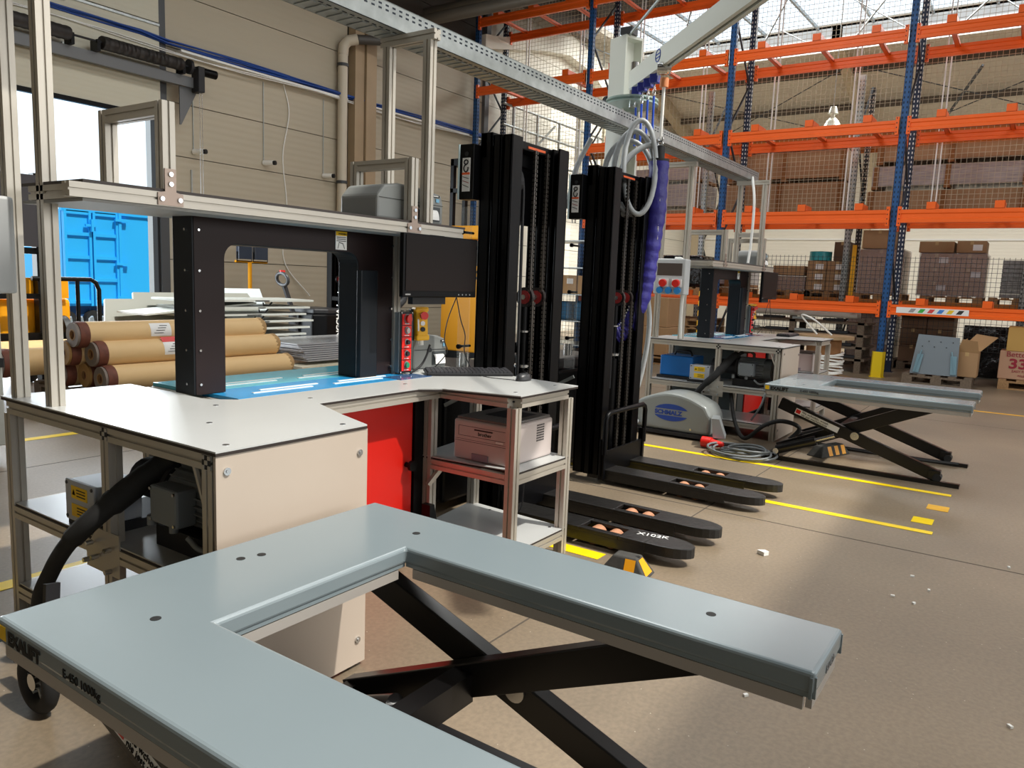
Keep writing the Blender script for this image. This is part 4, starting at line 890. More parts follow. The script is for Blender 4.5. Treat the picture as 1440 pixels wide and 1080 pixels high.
sockets(1.06, 2.99, 1.36, 'socket box with blue socket on the near bench post at the left edge')
tag(MB().tube(smooth_path([(1.08, 2.93, 1.55), (1.03, 2.86, 1.50), (1.03, 2.84, 1.25), (1.05, 2.83, 1.1), (1.08, 2.80, .96)]), .013, 8).build('grey_cable', mat('cable_light_grey', 'b4b2b0', .5)), 'light grey cable hanging down the near bench post at the left edge', 'cable')
tag(MB().tube(smooth_path([(6.6, 2.75, 1.57), (6.55, 2.66, 1.55), (6.55, 2.63, 1.4), (6.6, 2.66, 1.1), (6.62, 2.66, .84)]), .012, 8).build('grey_cable', wht), 'white cable arching from the far socket box down to the far benchtop', 'cable')
tag(MB().tube(smooth_path([(8.05, 2.57, 2.47), (7.95, 2.5, 2.2), (7.95, 2.5, 1.8), (7.9, 2.5, 1.58)]), .014, 8).build('grey_cable', wht), 'white cable dropping from the end of the tray to the far shelf', 'cable')

# ---------------------------------------------------------------- pallet stackers
def stacker(u, label):
    t = thing('pallet_stacker', label, 'stacker', (u, 2.4, 0))
    X = lambda v: u+v
    fk = MB()
    f = []
    for s in (-1, 1):
        x = X(.19*s); o = MB()
        P = [(-.085, 2.36), (.085, 2.36), (.085, 1.42)]+[(.085*math.cos(a), 1.35-.15*math.sin(a)) for a in [PI/2*k/6 for k in range(7)]]+[(-.085*math.cos(a), 1.35-.15*math.sin(a)) for a in [PI/2*(6-k)/6 for k in range(7)]]+[(-.085, 1.42)]
        hole = (-.045, .045, 1.56, 1.78)
        # fork blade around its roller window
        for (a, b, c, d) in ((-.085, .085, 1.78, 2.36), (-.085, -.045, 1.56, 1.78), (.045, .085, 1.56, 1.78), (-.085, .085, 1.42, 1.56)): o.box(x+a, x+b, c, d, .075, .095)
        o.prism([(x+p, q) for p, q in P[2:]], .045, .095)
        for a in (-.085, .078): o.box(x+a, x+a+.007, 1.42, 2.36, .025, .077)
        fo = o.build('fork', mat('fork_black', '1b1a19', .38, 0, .35, 30, .25), t, .006)
        MB().cyl((x-.04, 1.72, .045), (x+.04, 1.72, .045), .042, 18).cyl((x-.04, 1.62, .045), (x+.04, 1.62, .045), .042, 18).build('load_roller', mat('roller_tan', 'b07d5e', .6), fo)
        MB().box(x-.05, x+.05, 1.55, 1.8, .012, .03).build('roller_link', blackm, fo)
    MB().box(X(-.31), X(-.28), 2.22, 2.26, .03, .30).box(X(.28), X(.31), 2.22, 2.26, .03, .30).box(X(-.31), X(.31), 2.23, 2.245, .05, .22).build('carriage', black, t, .004)
    MB().tube([(X(-.30), 2.225, .2), (X(-.30), 2.225, .43), (X(-.285), 2.225, .46), (X(-.255), 2.225, .475), (X(.255), 2.225, .475), (X(.285), 2.225, .46), (X(.30), 2.225, .43), (X(.30), 2.225, .2)], .017, 10).build('load_guard', black, t)
    # mast: nested rails
    for s in (-1, 1):
        x = X(.235*s)
        def C_(x, y, w, d, s): # C-channel opening inward
            return [(x-w/2, y), (x+w/2, y), (x+w/2, y+.012), (x-w/2+.02 if s < 0 else x+w/2, y+.012), (x-w/2+.02 if s < 0 else x+w/2-.02, y+.012), (x-w/2+.02 if s < 0 else x+w/2-.02, y+d-.012), (x+w/2 if s < 0 else x-w/2, y+d-.012), (x+w/2 if s < 0 else x-w/2, y+d), (x-w/2 if s < 0 else x+w/2, y+d)]
        for (yy, w, d, zt, off) in ((2.27, .10, .055, 2.045, 0), (2.33, .10, .055, 2.045, -.008), (2.39, .11, .075, 2.06, 0)):
            o = MB().box(x-w/2-off*s, x+w/2-off*s, yy, yy+.014, .05, zt).box(x-w/2-off*s, x+w/2-off*s, yy+d-.014, yy+d, .05, zt)
            xo = x+s*(w/2-.012)-off*s; o.box(min(xo, xo+s*.012), max(xo, xo+s*.012), yy, yy+d, .05, zt).build('mast_rail', black, t, .003)
    MB().box(X(-.29), X(.29), 2.42, 2.465, 1.93, 2.06).build('crosshead', black, t, .006); MB().box(X(-.24), X(.24), 2.33, 2.42, 2.0, 2.045).build('crosshead', black, t, .006)
    MB().box(X(-.18), X(.18), 2.44, 2.46, 1.62, 1.94).build('back_plate', black, t)
    MB().box(X(-.05), X(.12), 2.326, 2.33, 2.012, 2.024).build('rack_gap_strip', mat('orange_band', 'e8622a', .5), t)  # added orange strip standing in for the rack glimpsed through the mast
    MB().box(X(-.28), X(.28), 2.43, 2.46, .9, .96).build('cross_tie', black, t)
    for x in (X(.10),): 
        MB().cyl((x-.02, 2.40, .05), (x-.02, 2.40, .8), .035, 18).cyl((x-.02, 2.40, .8), (x-.02, 2.40, 1.2), .022, 14).build('lift_cylinder', black, t); MB().cyl((x-.02, 2.4, .82), (x-.02, 2.4, .835), .05, 18).cyl((x-.02, 2.4, 1.02), (x-.02, 2.4, 1.03), .035, 18).build('collar', steel, t)
    for x in (X(.03), X(.15)):
        p = MB().cyl((x-.012, 2.36, 1.22), (x+.012, 2.36, 1.22), .055, 22).build('chain_wheel', mat('wheel_iron', '3a3636', .4, .6), t); MB().cyl((x-.016, 2.36, 1.22), (x+.016, 2.36, 1.22), .038, 18).build('red_hub', mat('hub_red', '8c1f1f', .4), p); MB().cyl((x-.025, 2.36, 1.22), (x+.025, 2.36, 1.22), .014, 10).build('axle', steel, p)
        c = MB(); z = .12
        while z < 2.0:
            for yy in (2.31,) if z < 1.2 else (2.33,): c.box(x-.013, x-.006, yy-.008, yy+.008, z, z+.017).box(x+.006, x+.013, yy-.008, yy+.008, z, z+.017).box(x-.006, x+.006, yy-.004, yy+.004, z+.004, z+.024)
            z += .024
        o = c.build('lift_chain', mat('chain_steel', '6a6560', .35, .8), t); o['kind'] = 'stuff'
    p = MB().ring((X(-.09), 2.42, 1.84), (X(-.05), 2.42, 1.84), .075, .05, 24).build('hose_pulley', blackm, t)
    MB().cyl((X(-.1), 2.42, 1.84), (X(-.04), 2.42, 1.84), .02, 12).build('axle', steel, p)
    for k in range(3): MB().bar((X(-.07), 2.42-.05*math.cos(k*2.1), 1.84-.05*math.sin(k*2.1)), (X(-.07), 2.42+.05*math.cos(k*2.1), 1.84+.05*math.sin(k*2.1)), .02, .012, (1, 0, 0)).build('spoke', blackm, p)
    MB().tube(smooth_path([(X(-.07), 2.42, 1.9), (X(-.03), 2.37, 1.86), (X(-.03), 2.36, 1.5), (X(-.02), 2.36, .6)]), .009, 8).build('hydraulic_hose', blackm, t)
    MB().tube(smooth_path([(X(-.12), 2.4, 1.75), (X(-.12), 2.38, 1.6), (X(-.1), 2.38, 1.45), (X(-.12), 2.4, 1.2)]), .006, 6).build('thin_line', galv, t)
    # control plate beside the mast with hook sign
    b = MB().box(X(-.34), X(-.27), 2.47, 2.56, 1.72, 2.0).build('side_plate', black, t, .003)
    MB().box(X(-.345), X(-.3), 2.56, 2.568, 1.72, 2.0).build('edge_strip', mat('edge_pale', 'cfe6ea', .3), b)
    MB().cyl((X(-.34), 2.515, 1.95), (X(-.3425), 2.515, 1.95), .012, 12).build('hole', ink, b)
    l = MB().box(X(-.343), X(-.34), 2.49, 2.54, 1.76, 1.93).build('label', lblw, b)
    # symbols on the sign as parts of the machine
    s_ = [(X(-.345), 2.515+.013*math.cos(a), 1.908+.011*math.sin(a)) for a in [2*PI*k/12 for k in range(12)]]
    MB().tube(s_, .0035, 5, True).tube([(X(-.345), 2.515+.014*math.cos(a), 1.877+.018*math.sin(a)) for a in [PI/2-PI*1.6*k/12 for k in range(13)]], .0035, 5).build('hook_sign', ink, t)
    MB().box(X(-.3445), X(-.343), 2.49, 2.54, 1.845, 1.856).build('orange_band', mat('orange_band', 'e8622a'), t)
    for k in range(3): MB().bar((X(-.345), 2.495, 1.78+.022*k), (X(-.345), 2.535, 1.795+.02*k), .002, .003).build('pictogram_line', inkr if k % 2 else ink, t)
    # clear guard screen
    g = MB().box(X(-.35), X(-.345), 2.46, 2.535, .75, 1.68).build('guard_screen', mat('clear_plastic', 'e8eeee', .05, alpha=.08), t)
    for z in (.95, 1.25, 1.55): MB().cyl((X(-.37), 2.51, z), (X(-.27), 2.51, z), .007, 8).cyl((X(-.375), 2.51, z), (X(-.36), 2.51, z), .013, 10).build('spacer_bolt', black, g)
    # chassis
    MB().prism([(X(-.36), 2.60), (X(.36), 2.60), (X(.36), 3.05), (X(.26), 3.22), (X(-.26), 3.22), (X(-.36), 3.05)], .06, .72).build('chassis', black, t, .02)
    MB().prism([(X(-.34), 2.62), (X(.34), 2.62), (X(.34), 3.0), (X(.24), 3.18), (X(-.24), 3.18), (X(-.34), 3.0)], .72, .80).build('hood', mat('hood_black', '1d1d20', .45), t, .02)
    MB().bar((X(0), 3.15, .25), (X(.1), 3.42, 1.12), .06, .04).build('tiller_arm', blackm, t)
    MB().tube([(X(.1)+.12*math.cos(a), 3.45+.02*math.sin(a), 1.2+.085*math.sin(a)) for a in [2*PI*k/18 for k in range(18)]], .026, 8, True).build('tiller_head', mat('tiller_grey', '3b3c3e', .4), t)
    MB().cyl((X(.1), 3.45, 1.29), (X(.1), 3.45, 1.325), .04, 14).build('red_button', redd, t)
    text('HANGCHA', .11, (X(-.3605), 2.78, .25), (0, 0, 1), (0, 1, 0), lblw, t, bold=.004)
    for s in (-1, 1): MB().cyl((X(.3*s), 2.9, .07), (X(.22*s), 2.9, .07), .07, 18).build('drive_wheel', rub, t)
    MB().bar((X(-.36), 2.6, .62), (X(-.36), 2.45, .70), .01, .02).build('bent_strap', galv, t)
    MB().cyl((X(-.2), 2.6, .82), (X(-.2), 2.6, .90), .03, 12).build('breather', steel, t)
    return t
stk = stacker(3.53, 'black pallet stacker behind the near workbench, left one of the close pair')
MB().box(3.3, 3.31, 2.6, 2.61, .1, .11).build('spare_clip', blackm, stk)
st2 = dup(stk, (1.14, 0, 0), 'black pallet stacker left of the crane column, right one of the close pair')
text('X102K', .055, (3.34, 1.50, .0965), (.2, -1, 0), (1, .2, 0), lblw, stk)
s3 = dup(stk, (0, 0, 0), 'black pallet stacker by the beige wall, handle seen through the near arch'); s3.location = (8.1, 8.7, 0); s3.rotation_euler = (0, 0, PI/2)
t = thing('yellow_stacker', 'yellow stacker body with black mast standing beyond the near monitor', 'stacker', (9.2, 7.3, 0))
yf = mat('forklift_yellow', 'e39a04', .6, spec=.3)
MB().box(9.1, 9.16, 6.55, 7.6, .2, 1.5).build('side_panel', yf, t, .02); MB().box(9.16, 9.7, 6.6, 7.6, .12, 1.2).build('body', yf, t, .05); MB().box(9.12, 9.7, 6.55, 7.6, .08, .28).build('skirt', black, t)
MB().box(9.15, 9.6, 6.7, 7.5, 1.9, 2.1).build('canopy', yf, t, .02)
for y in (6.62, 7.5): MB().box(9.2, 9.27, y, y+.06, 1.2, 3.1).box(9.5, 9.57, y, y+.06, 1.2, 3.1).build('mast_rail', black, t)
MB().box(9.2, 9.57, 6.62, 7.56, 3.0, 3.1).box(9.2, 9.57, 6.62, 7.56, 2.6, 2.66).build('mast_cross', black, t)
text('HANGCHA', .2, (9.095, 7.4, 1.3), (0, -1, 0), (0, 0, 1), ink, t, bold=.004)
for y in (6.75, 7.3): MB().cyl((9.2, y, .12), (9.4, y, .12), .12, 18).build('wheel', rub, t)
# forklift at the left
t = thing('forklift', 'yellow and black forklift with ribbed mast in front of the dock door', 'forklift', (3.6, 8.4, 0))
MB().box(3.2, 3.9, 8.2, 9.2, .35, .95).build('body', yf, t, .05); MB().box(3.25, 3.85, 8.15, 8.2, .95, 1.15).build('cover', yf, t)
MB().box(2.9, 3.55, 7.95, 8.05, 1.45, 2.12).build('shield', mat('shield_dark', '241f22', .3), t); 
for x in (2.95, 3.52): MB().box(x, x+.09, 8.05, 8.15, .1, 2.15).build('mast_rail', black, t)
for x1_, za_, zb_ in ((3.65, 1.38, 1.44), (4.3, .55, .62), (3.65, .95, 1.0), (4.05, .4, .48)): MB().box(2.9, x1_, 8.0, 8.06, za_, zb_).build('cross_bar', black, t)
m = MB()
for k in range(45): m.box(3.50, 3.53, 7.93, 7.95, .3+.04*k, .32+.04*k)
o = m.build('lift_chain', mat('chain_pale', '9b9890', .4, .6), t); o['kind'] = 'stuff'
MB().tube([(3.4, 7.9, 1.15), (3.95, 7.9, 1.15), (4.0, 7.9, 1.12), (4.03, 7.9, 1.05), (4.03, 7.9, .6)], .022, 8).build('guard_rail', black, t); MB().cyl((3.82, 7.9, .6), (3.82, 7.9, 1.14), .02, 8).build('guard_post', black, t)
MB().box(3.75, 3.95, 7.85, 8.0, .38, .66).build('battery_box', darkg, t, .01)
for x in (3.1, 3.75):
    for y in (8.3, 9.0): MB().cyl((x-.08, y, .2), (x+.08, y, .2), .2, 22).build('wheel', rub, t)
MB().cyl((3.72, 8.1, .62), (3.78, 8.1, .62), .16, 20).build('mirror_disc', darkg, t)
t = thing('grey_cabinet', 'pale grey wheeled cabinet cut off by the left edge', 'cabinet', (1.85, 5.6, 0))
MB().box(1.65, 2.17, 5.5, 6.0, .1, 1.35).build('body', mat('cabinet_pale', 'c2c5be', .5), t, .01); MB().box(1.65, 2.17, 5.48, 5.5, .62, .68).build('dark_band', blackm, t)
for x in (1.73, 2.1): MB().cyl((x-.02, 5.6, .05), (x+.02, 5.6, .05), .05, 14).build('caster', rub, t)
# ---------------------------------------------------------------- paper rolls
rbm = mat('roll_end_brown', '6b3a2a', .7, 0, .3, 14); rgm = mat('roll_end_grey', '80736a', .7, 0, .15, 14)
def roll(x0, x1, y, z, r, label, endm, lab=None):
    t = thing('paper_roll', label, 'paper roll', (x0, y, z-r), 'rolls stacked behind the near workbench')
    MB().cyl((x0+.05, y, z), (x1, y, z), r, 36).build('wrapper', kraft, t)
    vs = [(x0+.05, r)]+[(x0+.02, r*1.03)]+[(x0-.01, r*.98)]
    MB().tube([(x0+.09, y, z), (x0+.05, y, z), (x0+.01, y, z)], [r*1.005, r*1.04, r*.99], 30).build('crumpled_edge', rbm, t)
    MB().ring((x0-.012, y, z), (x0+.02, y, z), r*.93, r*.42, 30).build('end_face', endm, t)
    MB().ring((x0-.014, y, z), (x0+.3, y, z), r*.44, r*.34, 24).build('core_tube', mat('core_tube', 'a37c50', .8), t); MB().cyl((x0+.1, y, z), (x0+.11, y, z), r*.34, 20).build('core_inside', mat('core_inside', '5c4630', .9), t)
    MB().tube([(x1-.03, y, z), (x1+.01, y, z+.004), (x1+.04, y, z)], [r*1.0, r*1.02, r*.8], 18).build('folded_end', mat('kraft_dark', 'a8875a', .8, 0, .2, 20, .5), t)
    if lab is not None:
        o = MB(); n = 8
        for k in range(n):
            a0, a1 = PI*1.5-.35-.95*k/n, PI*1.5-.35-.95*(k+1)/n
            q = lambda a, x: (x, y+(r+.0015)*math.cos(a+PI/2*0)*1.0, z+(r+.0015)*math.sin(a)*1.0)
            a0, a1 = PI+.25-1.15*k/n, PI+.25-1.15*(k+1)/n
            o._add([(lab, y+(r+.0015)*math.cos(a0), z+(r+.0015)*math.sin(a0)), (lab+.2, y+(r+.0015)*math.cos(a0), z+(r+.0015)*math.sin(a0)), (lab+.2, y+(r+.0015)*math.cos(a1), z+(r+.0015)*math.sin(a1)), (lab, y+(r+.0015)*math.cos(a1), z+(r+.0015)*math.sin(a1))], [(0, 1, 2, 3)])
        l = o.build('paper_label', lblw, t)
        for k in range(4):
            a = PI+.0-.2*k; MB().box(lab+.03+.02*k, lab+.12+.015*k, y+(r+.003)*math.cos(a)-.001, y+(r+.003)*math.cos(a), z+(r+.003)*math.sin(a), z+(r+.003)*math.sin(a)+.005).build('text_line', ink, l)
        if lab < 4.0 and z < .65 and z > .5:
            a = PI-.85
            MB().plate([(0, 0), (.2, 0), (.2, .06), (0, .06)], (lab, y+(r+.003)*math.cos(a), z+(r+.003)*math.sin(a)), (1, 0, 0), (0, .68, .73), -.001).build('red_header', redd, l)
    return t
R_ = .112
roll(3.22, 5.1, 6.76, .70, R_, 'kraft paper roll lying on top of the near pile', rgm, 3.85)
roll(3.32, 5.20, 6.66, .535, R_, 'kraft paper roll with red and white label, front one of the middle row', rgm, 3.92)
roll(3.20, 5.0, 6.88, .535, R_, 'kraft paper roll with dark brown crumpled end, rear one of the middle row', mat('roll_end_tan', 'a07a45', .7))
roll(3.34, 5.30, 6.56, .33, R_, 'kraft paper roll with white label, front one of the bottom row', rgm, 4.0)
roll(3.32, 5.0, 6.79, .34, R_, 'kraft paper roll with tan end, middle one of the bottom row', mat('roll_end_tan', 'a07a45'))
roll(3.22, 5.0, 7.02, .34, R_, 'kraft paper roll with grey end, rear one of the bottom row', rgm)
roll(2.86, 4.6, 7.35, .42, R_*1.1, 'kraft paper roll with ragged grey end behind the post', rgm)
roll(2.5, 4.4, 7.62, .45, R_*1.2, 'kraft paper roll partly hidden by the left posts', rbm)
for k in range(2): pallet(3.75+1.1*k, 6.95, .07, 1.0, 1.3, 'dark pallet under the paper rolls, %s one' % ('left', 'right')[k], woodd)
# ---------------------------------------------------------------- sheets, boards and door leaves behind
gsh = mat('sheet_grey_green', '858880', .45); shl = mat('sheet_light', 'aaaea9', .35, 0, .05, 3)
tag(MB().plate([(0, 0), (1.9, 0), (1.7, .5), (.12, .5)], (4.75, 8.55, .55), (1, 0, 0), (0, .5, .86), .03).build('wall_sheet', gsh), 'large grey-green sheet leaning behind the paper rolls, left one', 'sheet')
tag(MB().plate([(0, 0), (1.6, 0), (1.5, .36), (.1, .36)], (4.35, 8.45, .6), (1, 0, 0), (0, .5, .86), .03).build('wall_sheet', gsh), 'narrower grey-green sheet leaning at the left end before the dock door', 'sheet')
tag(MB().plate([(0, 0), (1.2, 0), (1.2, .34), (.0, .34)], (5.5, 8.7, .75), (1, 0, 0), (0, .5, .86), .03).build('wall_sheet', mat('sheet_bluish', 'bcc8cc', .4)), 'pale bluish sheet leaning right of the grey-green sheets', 'sheet')
for k in range(7):
    z = .93-.085*k; x0 = 5.0+random.uniform(-.1, .3); x1 = 6.75-.06*(k % 3)
    t = thing('board', 'pale metal board %s in the loosely stacked pile under the work light' % ('on top', 'second from the top', 'third from the top', 'fourth from the top', 'fifth from the top', 'sixth from the top', 'at the bottom')[k], 'board', (x0, 8.0, z), 'pale metal boards stacked under the work light')
    MB().plate([(x0, 0), (x1, 0), (x1, .024), (x0, .024)], (0, 7.8, z), (1, 0, 0), (0, 0, 1), -.7).build('board', shl, t)
    MB().box(x1-.9+.1*(k % 2), x1-.7, 7.79, 7.80, z+.008, z+.017).build('slot', ink, t)
    if k < 3: MB().tube([(x1-.75, 7.85, z-.01), (x1-.75, 7.85, z-.04), (x1-.66, 7.85, z-.045), (x1-.62, 7.85, z-.01)], .01, 6).build('hook', blackm, t)
    if k == 0: MB().plate([(0, 0), (1.4, .12), (1.4, .14), (0, .02)], (4.5, 7.85, .78), (1, 0, 0), (0, 0, 1), -.6).build('slipped_board', shl, t)
for x in (5.3, 6.3):
    o = MB().box(x, x+.08, 7.25, 8.45, 0, .4).build('support_timber', wood); tag(o, 'timber support under the %s end of the board pile' % ('left' if x < 6 else 'right'), 'timber')
for k in range(9):
    z = .30+.022*k; r = random.uniform(-.03, .03)
    tag(MB().box(5.75+r, 7.9+r, 6.75+.02*k, 7.75, z, z+.016).build('aluminium_sheet', mat('sheet_silver', 'b9bcc0', .25, .5)), 'thin silvery sheet, number %s from the bottom of the flat stack' % ('one', 'two', 'three', 'four', 'five', 'six', 'seven', 'eight', 'nine')[k], 'sheet', 'silvery sheets in the flat stack')
for k in range(3): tag(MB().box(5.6, 7.9, 6.45+.1*k, 7.0, .13+.05*k, .16+.05*k).build('plank', mat('plank_cream', 'c7c0aa', .6)), 'cream plank lying before the flat sheet stack, %s' % ('lowest', 'middle', 'upper')[k], 'plank')
pallet(6.8, 7.2, 0, 2.2, 1.2, 'long pallet under the silvery sheets', woodd)
for k in range(4): tag(MB().box(7.9+.0*k, 11.5, 5.6+.4*k, 5.72+.4*k, .05+.03*(k % 2), .09+.03*(k % 2)).build('floor_lath', mat('lath_pale', 'd0d2b8', .5)), 'pale long lath on the floor between the stackers, %s from the front' % ('first', 'second', 'third', 'fourth')[k], 'lath')
t = thing('work_light', 'yellow-legged work light with two square black lamps', 'work light', (7.4, 10.0, 0))
MB().cyl((7.4, 10.0, 0), (7.4, 10.0, 1.43), .03, 12).build('pole', yf, t); MB().box(7.15, 7.72, 9.99, 10.03, 1.42, 1.45).build('crossbar', yf, t)
for x in (7.17, 7.46):
    l = MB().box(x, x+.24, 9.95, 10.02, 1.47, 1.66).build('lamp_head', mat('lamp_glass', '3c4350', .2), t, .006); MB().tube([(x-.01, 9.98, 1.58), (x-.01, 9.98, 1.44), (x+.25, 9.98, 1.44), (x+.25, 9.98, 1.58)], .008, 6).build('bracket', black, l)
for a in range(3): MB().bar((7.4, 10, .45), (7.4+.45*math.cos(a*2.1), 10+.45*math.sin(a*2.1), .0), .03, .03).build('leg', yf, t)

# ---------------------------------------------------------------- lift tables
def lifttable(x0, y1, name_label, sgn=1):
    # x0: left edge, y1: cross bar outer edge; arms run to y1-1.39
    t = thing('lift_table', name_label, 'lift table', (x0+.53, y1-.7, 0))
    W, Ln, aw, bw, z1, z0 = 1.065, 1.39, .243, .355, .60, .527
    xa, xb = x0, x0+W; yb = y1-Ln
    P = [(xa, yb), (xa+aw+.015, yb), (xa+aw+.015, y1-bw), (xb-aw, y1-bw), (xb-aw, yb), (xb, yb), (xb, y1), (xa, y1)]
    pl = MB().prism(P, z1-.045, z1).build('platform', lift, t, .009, 3)
    def strip(a, b, n):
        (ax, ay), (bx, by) = a, b; o = MB()
        return (min(ax, bx), max(ax, bx), min(ay, by), max(ay, by))
    sk = mat('lift_skirt', '6e7a82', .35, .1); ps = mat('safety_profile', 'b0aba5', .4, .3)
    for i in range(8):
        a, b = Vector(P[i]), Vector(P[(i+1) % 8]); d = (b-a).normalized(); n = Vector((d.y, -d.x)); a2 = a-n*.004-d*.002; b2 = b-n*.004+d*.002
        MB()._add([(a2.x, a2.y, z0+.02), (b2.x, b2.y, z0+.02), (b2.x, b2.y, z1-.01), (a2.x, a2.y, z1-.01), (a2.x-n.x*.006, a2.y-n.y*.006, z0+.02), (b2.x-n.x*.006, b2.y-n.y*.006, z0+.02), (b2.x-n.x*.006, b2.y-n.y*.006, z1-.01), (a2.x-n.x*.006, a2.y-n.y*.006, z1-.01)],
                  [(0, 1, 2, 3), (7, 6, 5, 4), (0, 4, 5, 1), (3, 2, 6, 7), (0, 3, 7, 4), (1, 5, 6, 2)]).build('skirt', lift, t)
        a3 = a-n*.012+d*.02; b3 = b-n*.012-d*.02
        MB().bar((a3.x, a3.y, z0+.004), (b3.x, b3.y, z0+.004), .012, .026).build('safety_bar', ps, t)
    for (hx, hy) in ((.19, .25), (.50, .10), (.55, .115), (W-.14, .30), (W-.11, 1.14)):
        if hy > .9: hx = W-.115
        MB().cyl((xa+hx, y1-hy, z1-.002), (xa+hx, y1-hy, z1+.0008), .011, 16).build('hole', ink, pl)
    MB().plate([(0, 0), (.03, 0), (.03, .03), (0, .03)], (xa-.0004, y1-.01, z0+.03), (0, -1, 0), (0, 0, 1), .0005).build('badge', lbly, t)
    text('EXALIFT', .036, (xa-.0008, y1-.05, z0+.03), (0, -1, 0), (0, 0, 1), ink, t, bold=.002)
    text('E-450 1000kg', .024, (xa-.0008, y1-.27, z0+.036), (0, -1, 0), (0, 0, 1), ink, t)
    text('EU 450', .024, (xb-.15, yb-.0008, z0+.034), (1, 0, 0), (0, 0, 1), mat('mid_grey', '777777'), t)
    # scissors
    bk = mat('scissor_black', '0e0d0e', .3, 0, .2, 20)
    ya, ye = y1-.10, y1-1.22
    for i, x in enumerate((xa+.14, xb-.125)):
        MB().bar((x, ya, z0-.082), (x, ye, .055), .05, .085).build('outer_arm', bk, t, .004)
        xi = x+(.056 if i == 0 else -.056)
        MB().bar((xi, ya-.0, .075), (xi, y1-1.14, z1-.058), .05, .09).build('inner_arm', bk, t, .004)
        MB().cyl((x-.035, (ya+ye)/2, .265), (x+.04, (ya+ye)/2, .265), .03, 18).build('pivot_pin', steel, t)
        MB().cyl((x-.045, ye+.0, .05), (x+.045, ye, .05), .028, 16).build('roller', rub, t); MB().box(x-.035, x+.035, ye-.02, ye+.06, .03, .1).build('roller_fork', bk, t, .006)
        MB().box(x-.06, x+.06, y1-1.36, ya+.1, .0, .012).box(x-.06, x-.05, y1-1.36, ya+.1, .012, .03).build('floor_rail', bk, t)
    MB().box(xa+.14, xb-.16, ya-.02, ya+.06, .0, .05).box(xa+.2, xb-.2, ya-.04, ya, .06, .12).build('base_cross', bk, t)
    MB().box(xa+.2, xb-.2, ya-.46, ya-.40, .22, .30).build('torsion_tube', bk, t)
    for x in (xa+.075, xb-.32):
        MB().cyl((x, ya-.02, .085), (x, ya-.30, .2), .036, 18).build('hydraulic_cylinder', bk, t); MB().cyl((x, ya-.30, .2), (x, ya-.43, .255), .016, 12).build('piston_rod', steel, t); MB().cyl((x-.045, ya-.02, .08), (x+.045, ya-.02, .08), .022, 14).build('end_pin', steel, t)
    M = Vector((0, ye-ya, .055-z0+.082)).normalized()
    n = Vector((0, M.z, -M.y)) if M.y < 0 else Vector((0, -M.z, M.y))
    n = Vector((0, -M.z, M.y)); n = n if n.z > 0 else -n
    s0 = Vector((xa+.1145, ya, z0-.082))+M*.13
    st = MB().plate([(0, -.022), (.34, -.022), (.34, .022), (0, .022)], s0, M, n, -.001).build('instruction_sticker', lblw, t)
    text('Nie wchodzic, wozek', .024, s0+M*.05+n*.002+Vector((-.0015, 0, 0)), M, n, ink, st); text('nie jest mechanicznie', .024, s0+M*.05-n*.018+Vector((-.0015, 0, 0)), M, n, ink, st)
    MB().plate([(.005, -.015), (.04, -.015), (.04, .015), (.005, .015)], s0+Vector((-.001, 0, 0)), M, n, .0006).build('pictogram', redd, st)
    MB().tube(smooth_path([(xb-.2, ya, .03), (xb-.23, y1-.5, .035), (xb-.25, y1-.95, .03), (xb-.2, y1-1.3, .03)]), .008, 6).tube(smooth_path([(xb-.23, ya, .03), (xb-.27, y1-.6, .03), (xb-.29, y1-1.0, .03), (xb-.24, y1-1.3, .03)]), .008, 6).build('hydraulic_hose', rub, t)
    return t
l1 = lifttable(.618, 1.655, 'large grey-blue U-shaped lift table filling the foreground')
l2 = lifttable(5.90, 1.665, 'grey-blue U-shaped lift table standing on the floor before the far workbench')
t = thing('cart_wheel', 'black spoked rubber wheel on the floor behind the left corner of the near lift table', 'wheel', (.95, 2.28, 0))
MB().tube([(.95, 2.28+.075*math.cos(a), .1+.075*math.sin(a)) for a in [2*PI*k/28 for k in range(28)]], .024, 10, True).build('tyre', rub, t)
MB().cyl((.93, 2.28, .1), (.97, 2.28, .1), .025, 16).build('hub', steel, t)
for k in range(6): a = k*PI/3; MB().bar((.95, 2.28, .1), (.95, 2.28+.06*math.cos(a), .1+.06*math.sin(a)), .012, .014, (1, 0, 0)).build('spoke', grayp, t)
MB().bar((.98, 2.28, .1), (1.02, 2.33, .36), .02, .04).build('fork', blackm, t)
def stop(x, y, label, n, rz=0, L2=.115):
    t = thing('wheel_stop', label, 'wheel stop', (x, y, 0)); M = Matrix.Translation((x, y, 0)) @ Matrix.Rotation(rz, 4, 'Z') @ Matrix.Diagonal((.85, 1, .9, 1)); tr = [(-.075, 0), (.075, 0), (.035, .095), (-.035, .095)]
    MB().xf(M)._add([(-.085, -L2, 0), (.085, -L2, 0), (.085, L2, 0), (-.085, L2, 0), (-.045, -L2+.06, .095), (.045, -L2+.06, .095), (.045, L2-.06, .095), (-.045, L2-.06, .095)], [(0, 3, 2, 1), (4, 5, 6, 7), (0, 1, 5, 4), (1, 2, 6, 5), (2, 3, 7, 6), (3, 0, 4, 7)]).build('block', mat('stop_rubber', '3a3936', .8, 0, .3, 25), t, .008)
    for q in n:
        MB().xf(M)._add([(-.0825, q, .010), (-.0825, q+.05, .010), (-.05, q+.05, .088), (-.05, q, .088)], [(0, 1, 2, 3)]).build('reflector', mat('reflector_orange', 'eaa018', .35), t)
    MB().xf(M)._add([(-.05, -L2+.008, .0155), (.05, -L2+.008, .0155), (.03, -L2+.052, .085), (-.03, -L2+.052, .085)], [(0, 1, 2, 3)]).build('reflector', mat('reflector_orange', 'eaa018'), t)
    MB().xf(M).cyl((0, -.05, .0945), (0, -.05, .096), .012, 12).build('bolt_hole', ink, t)
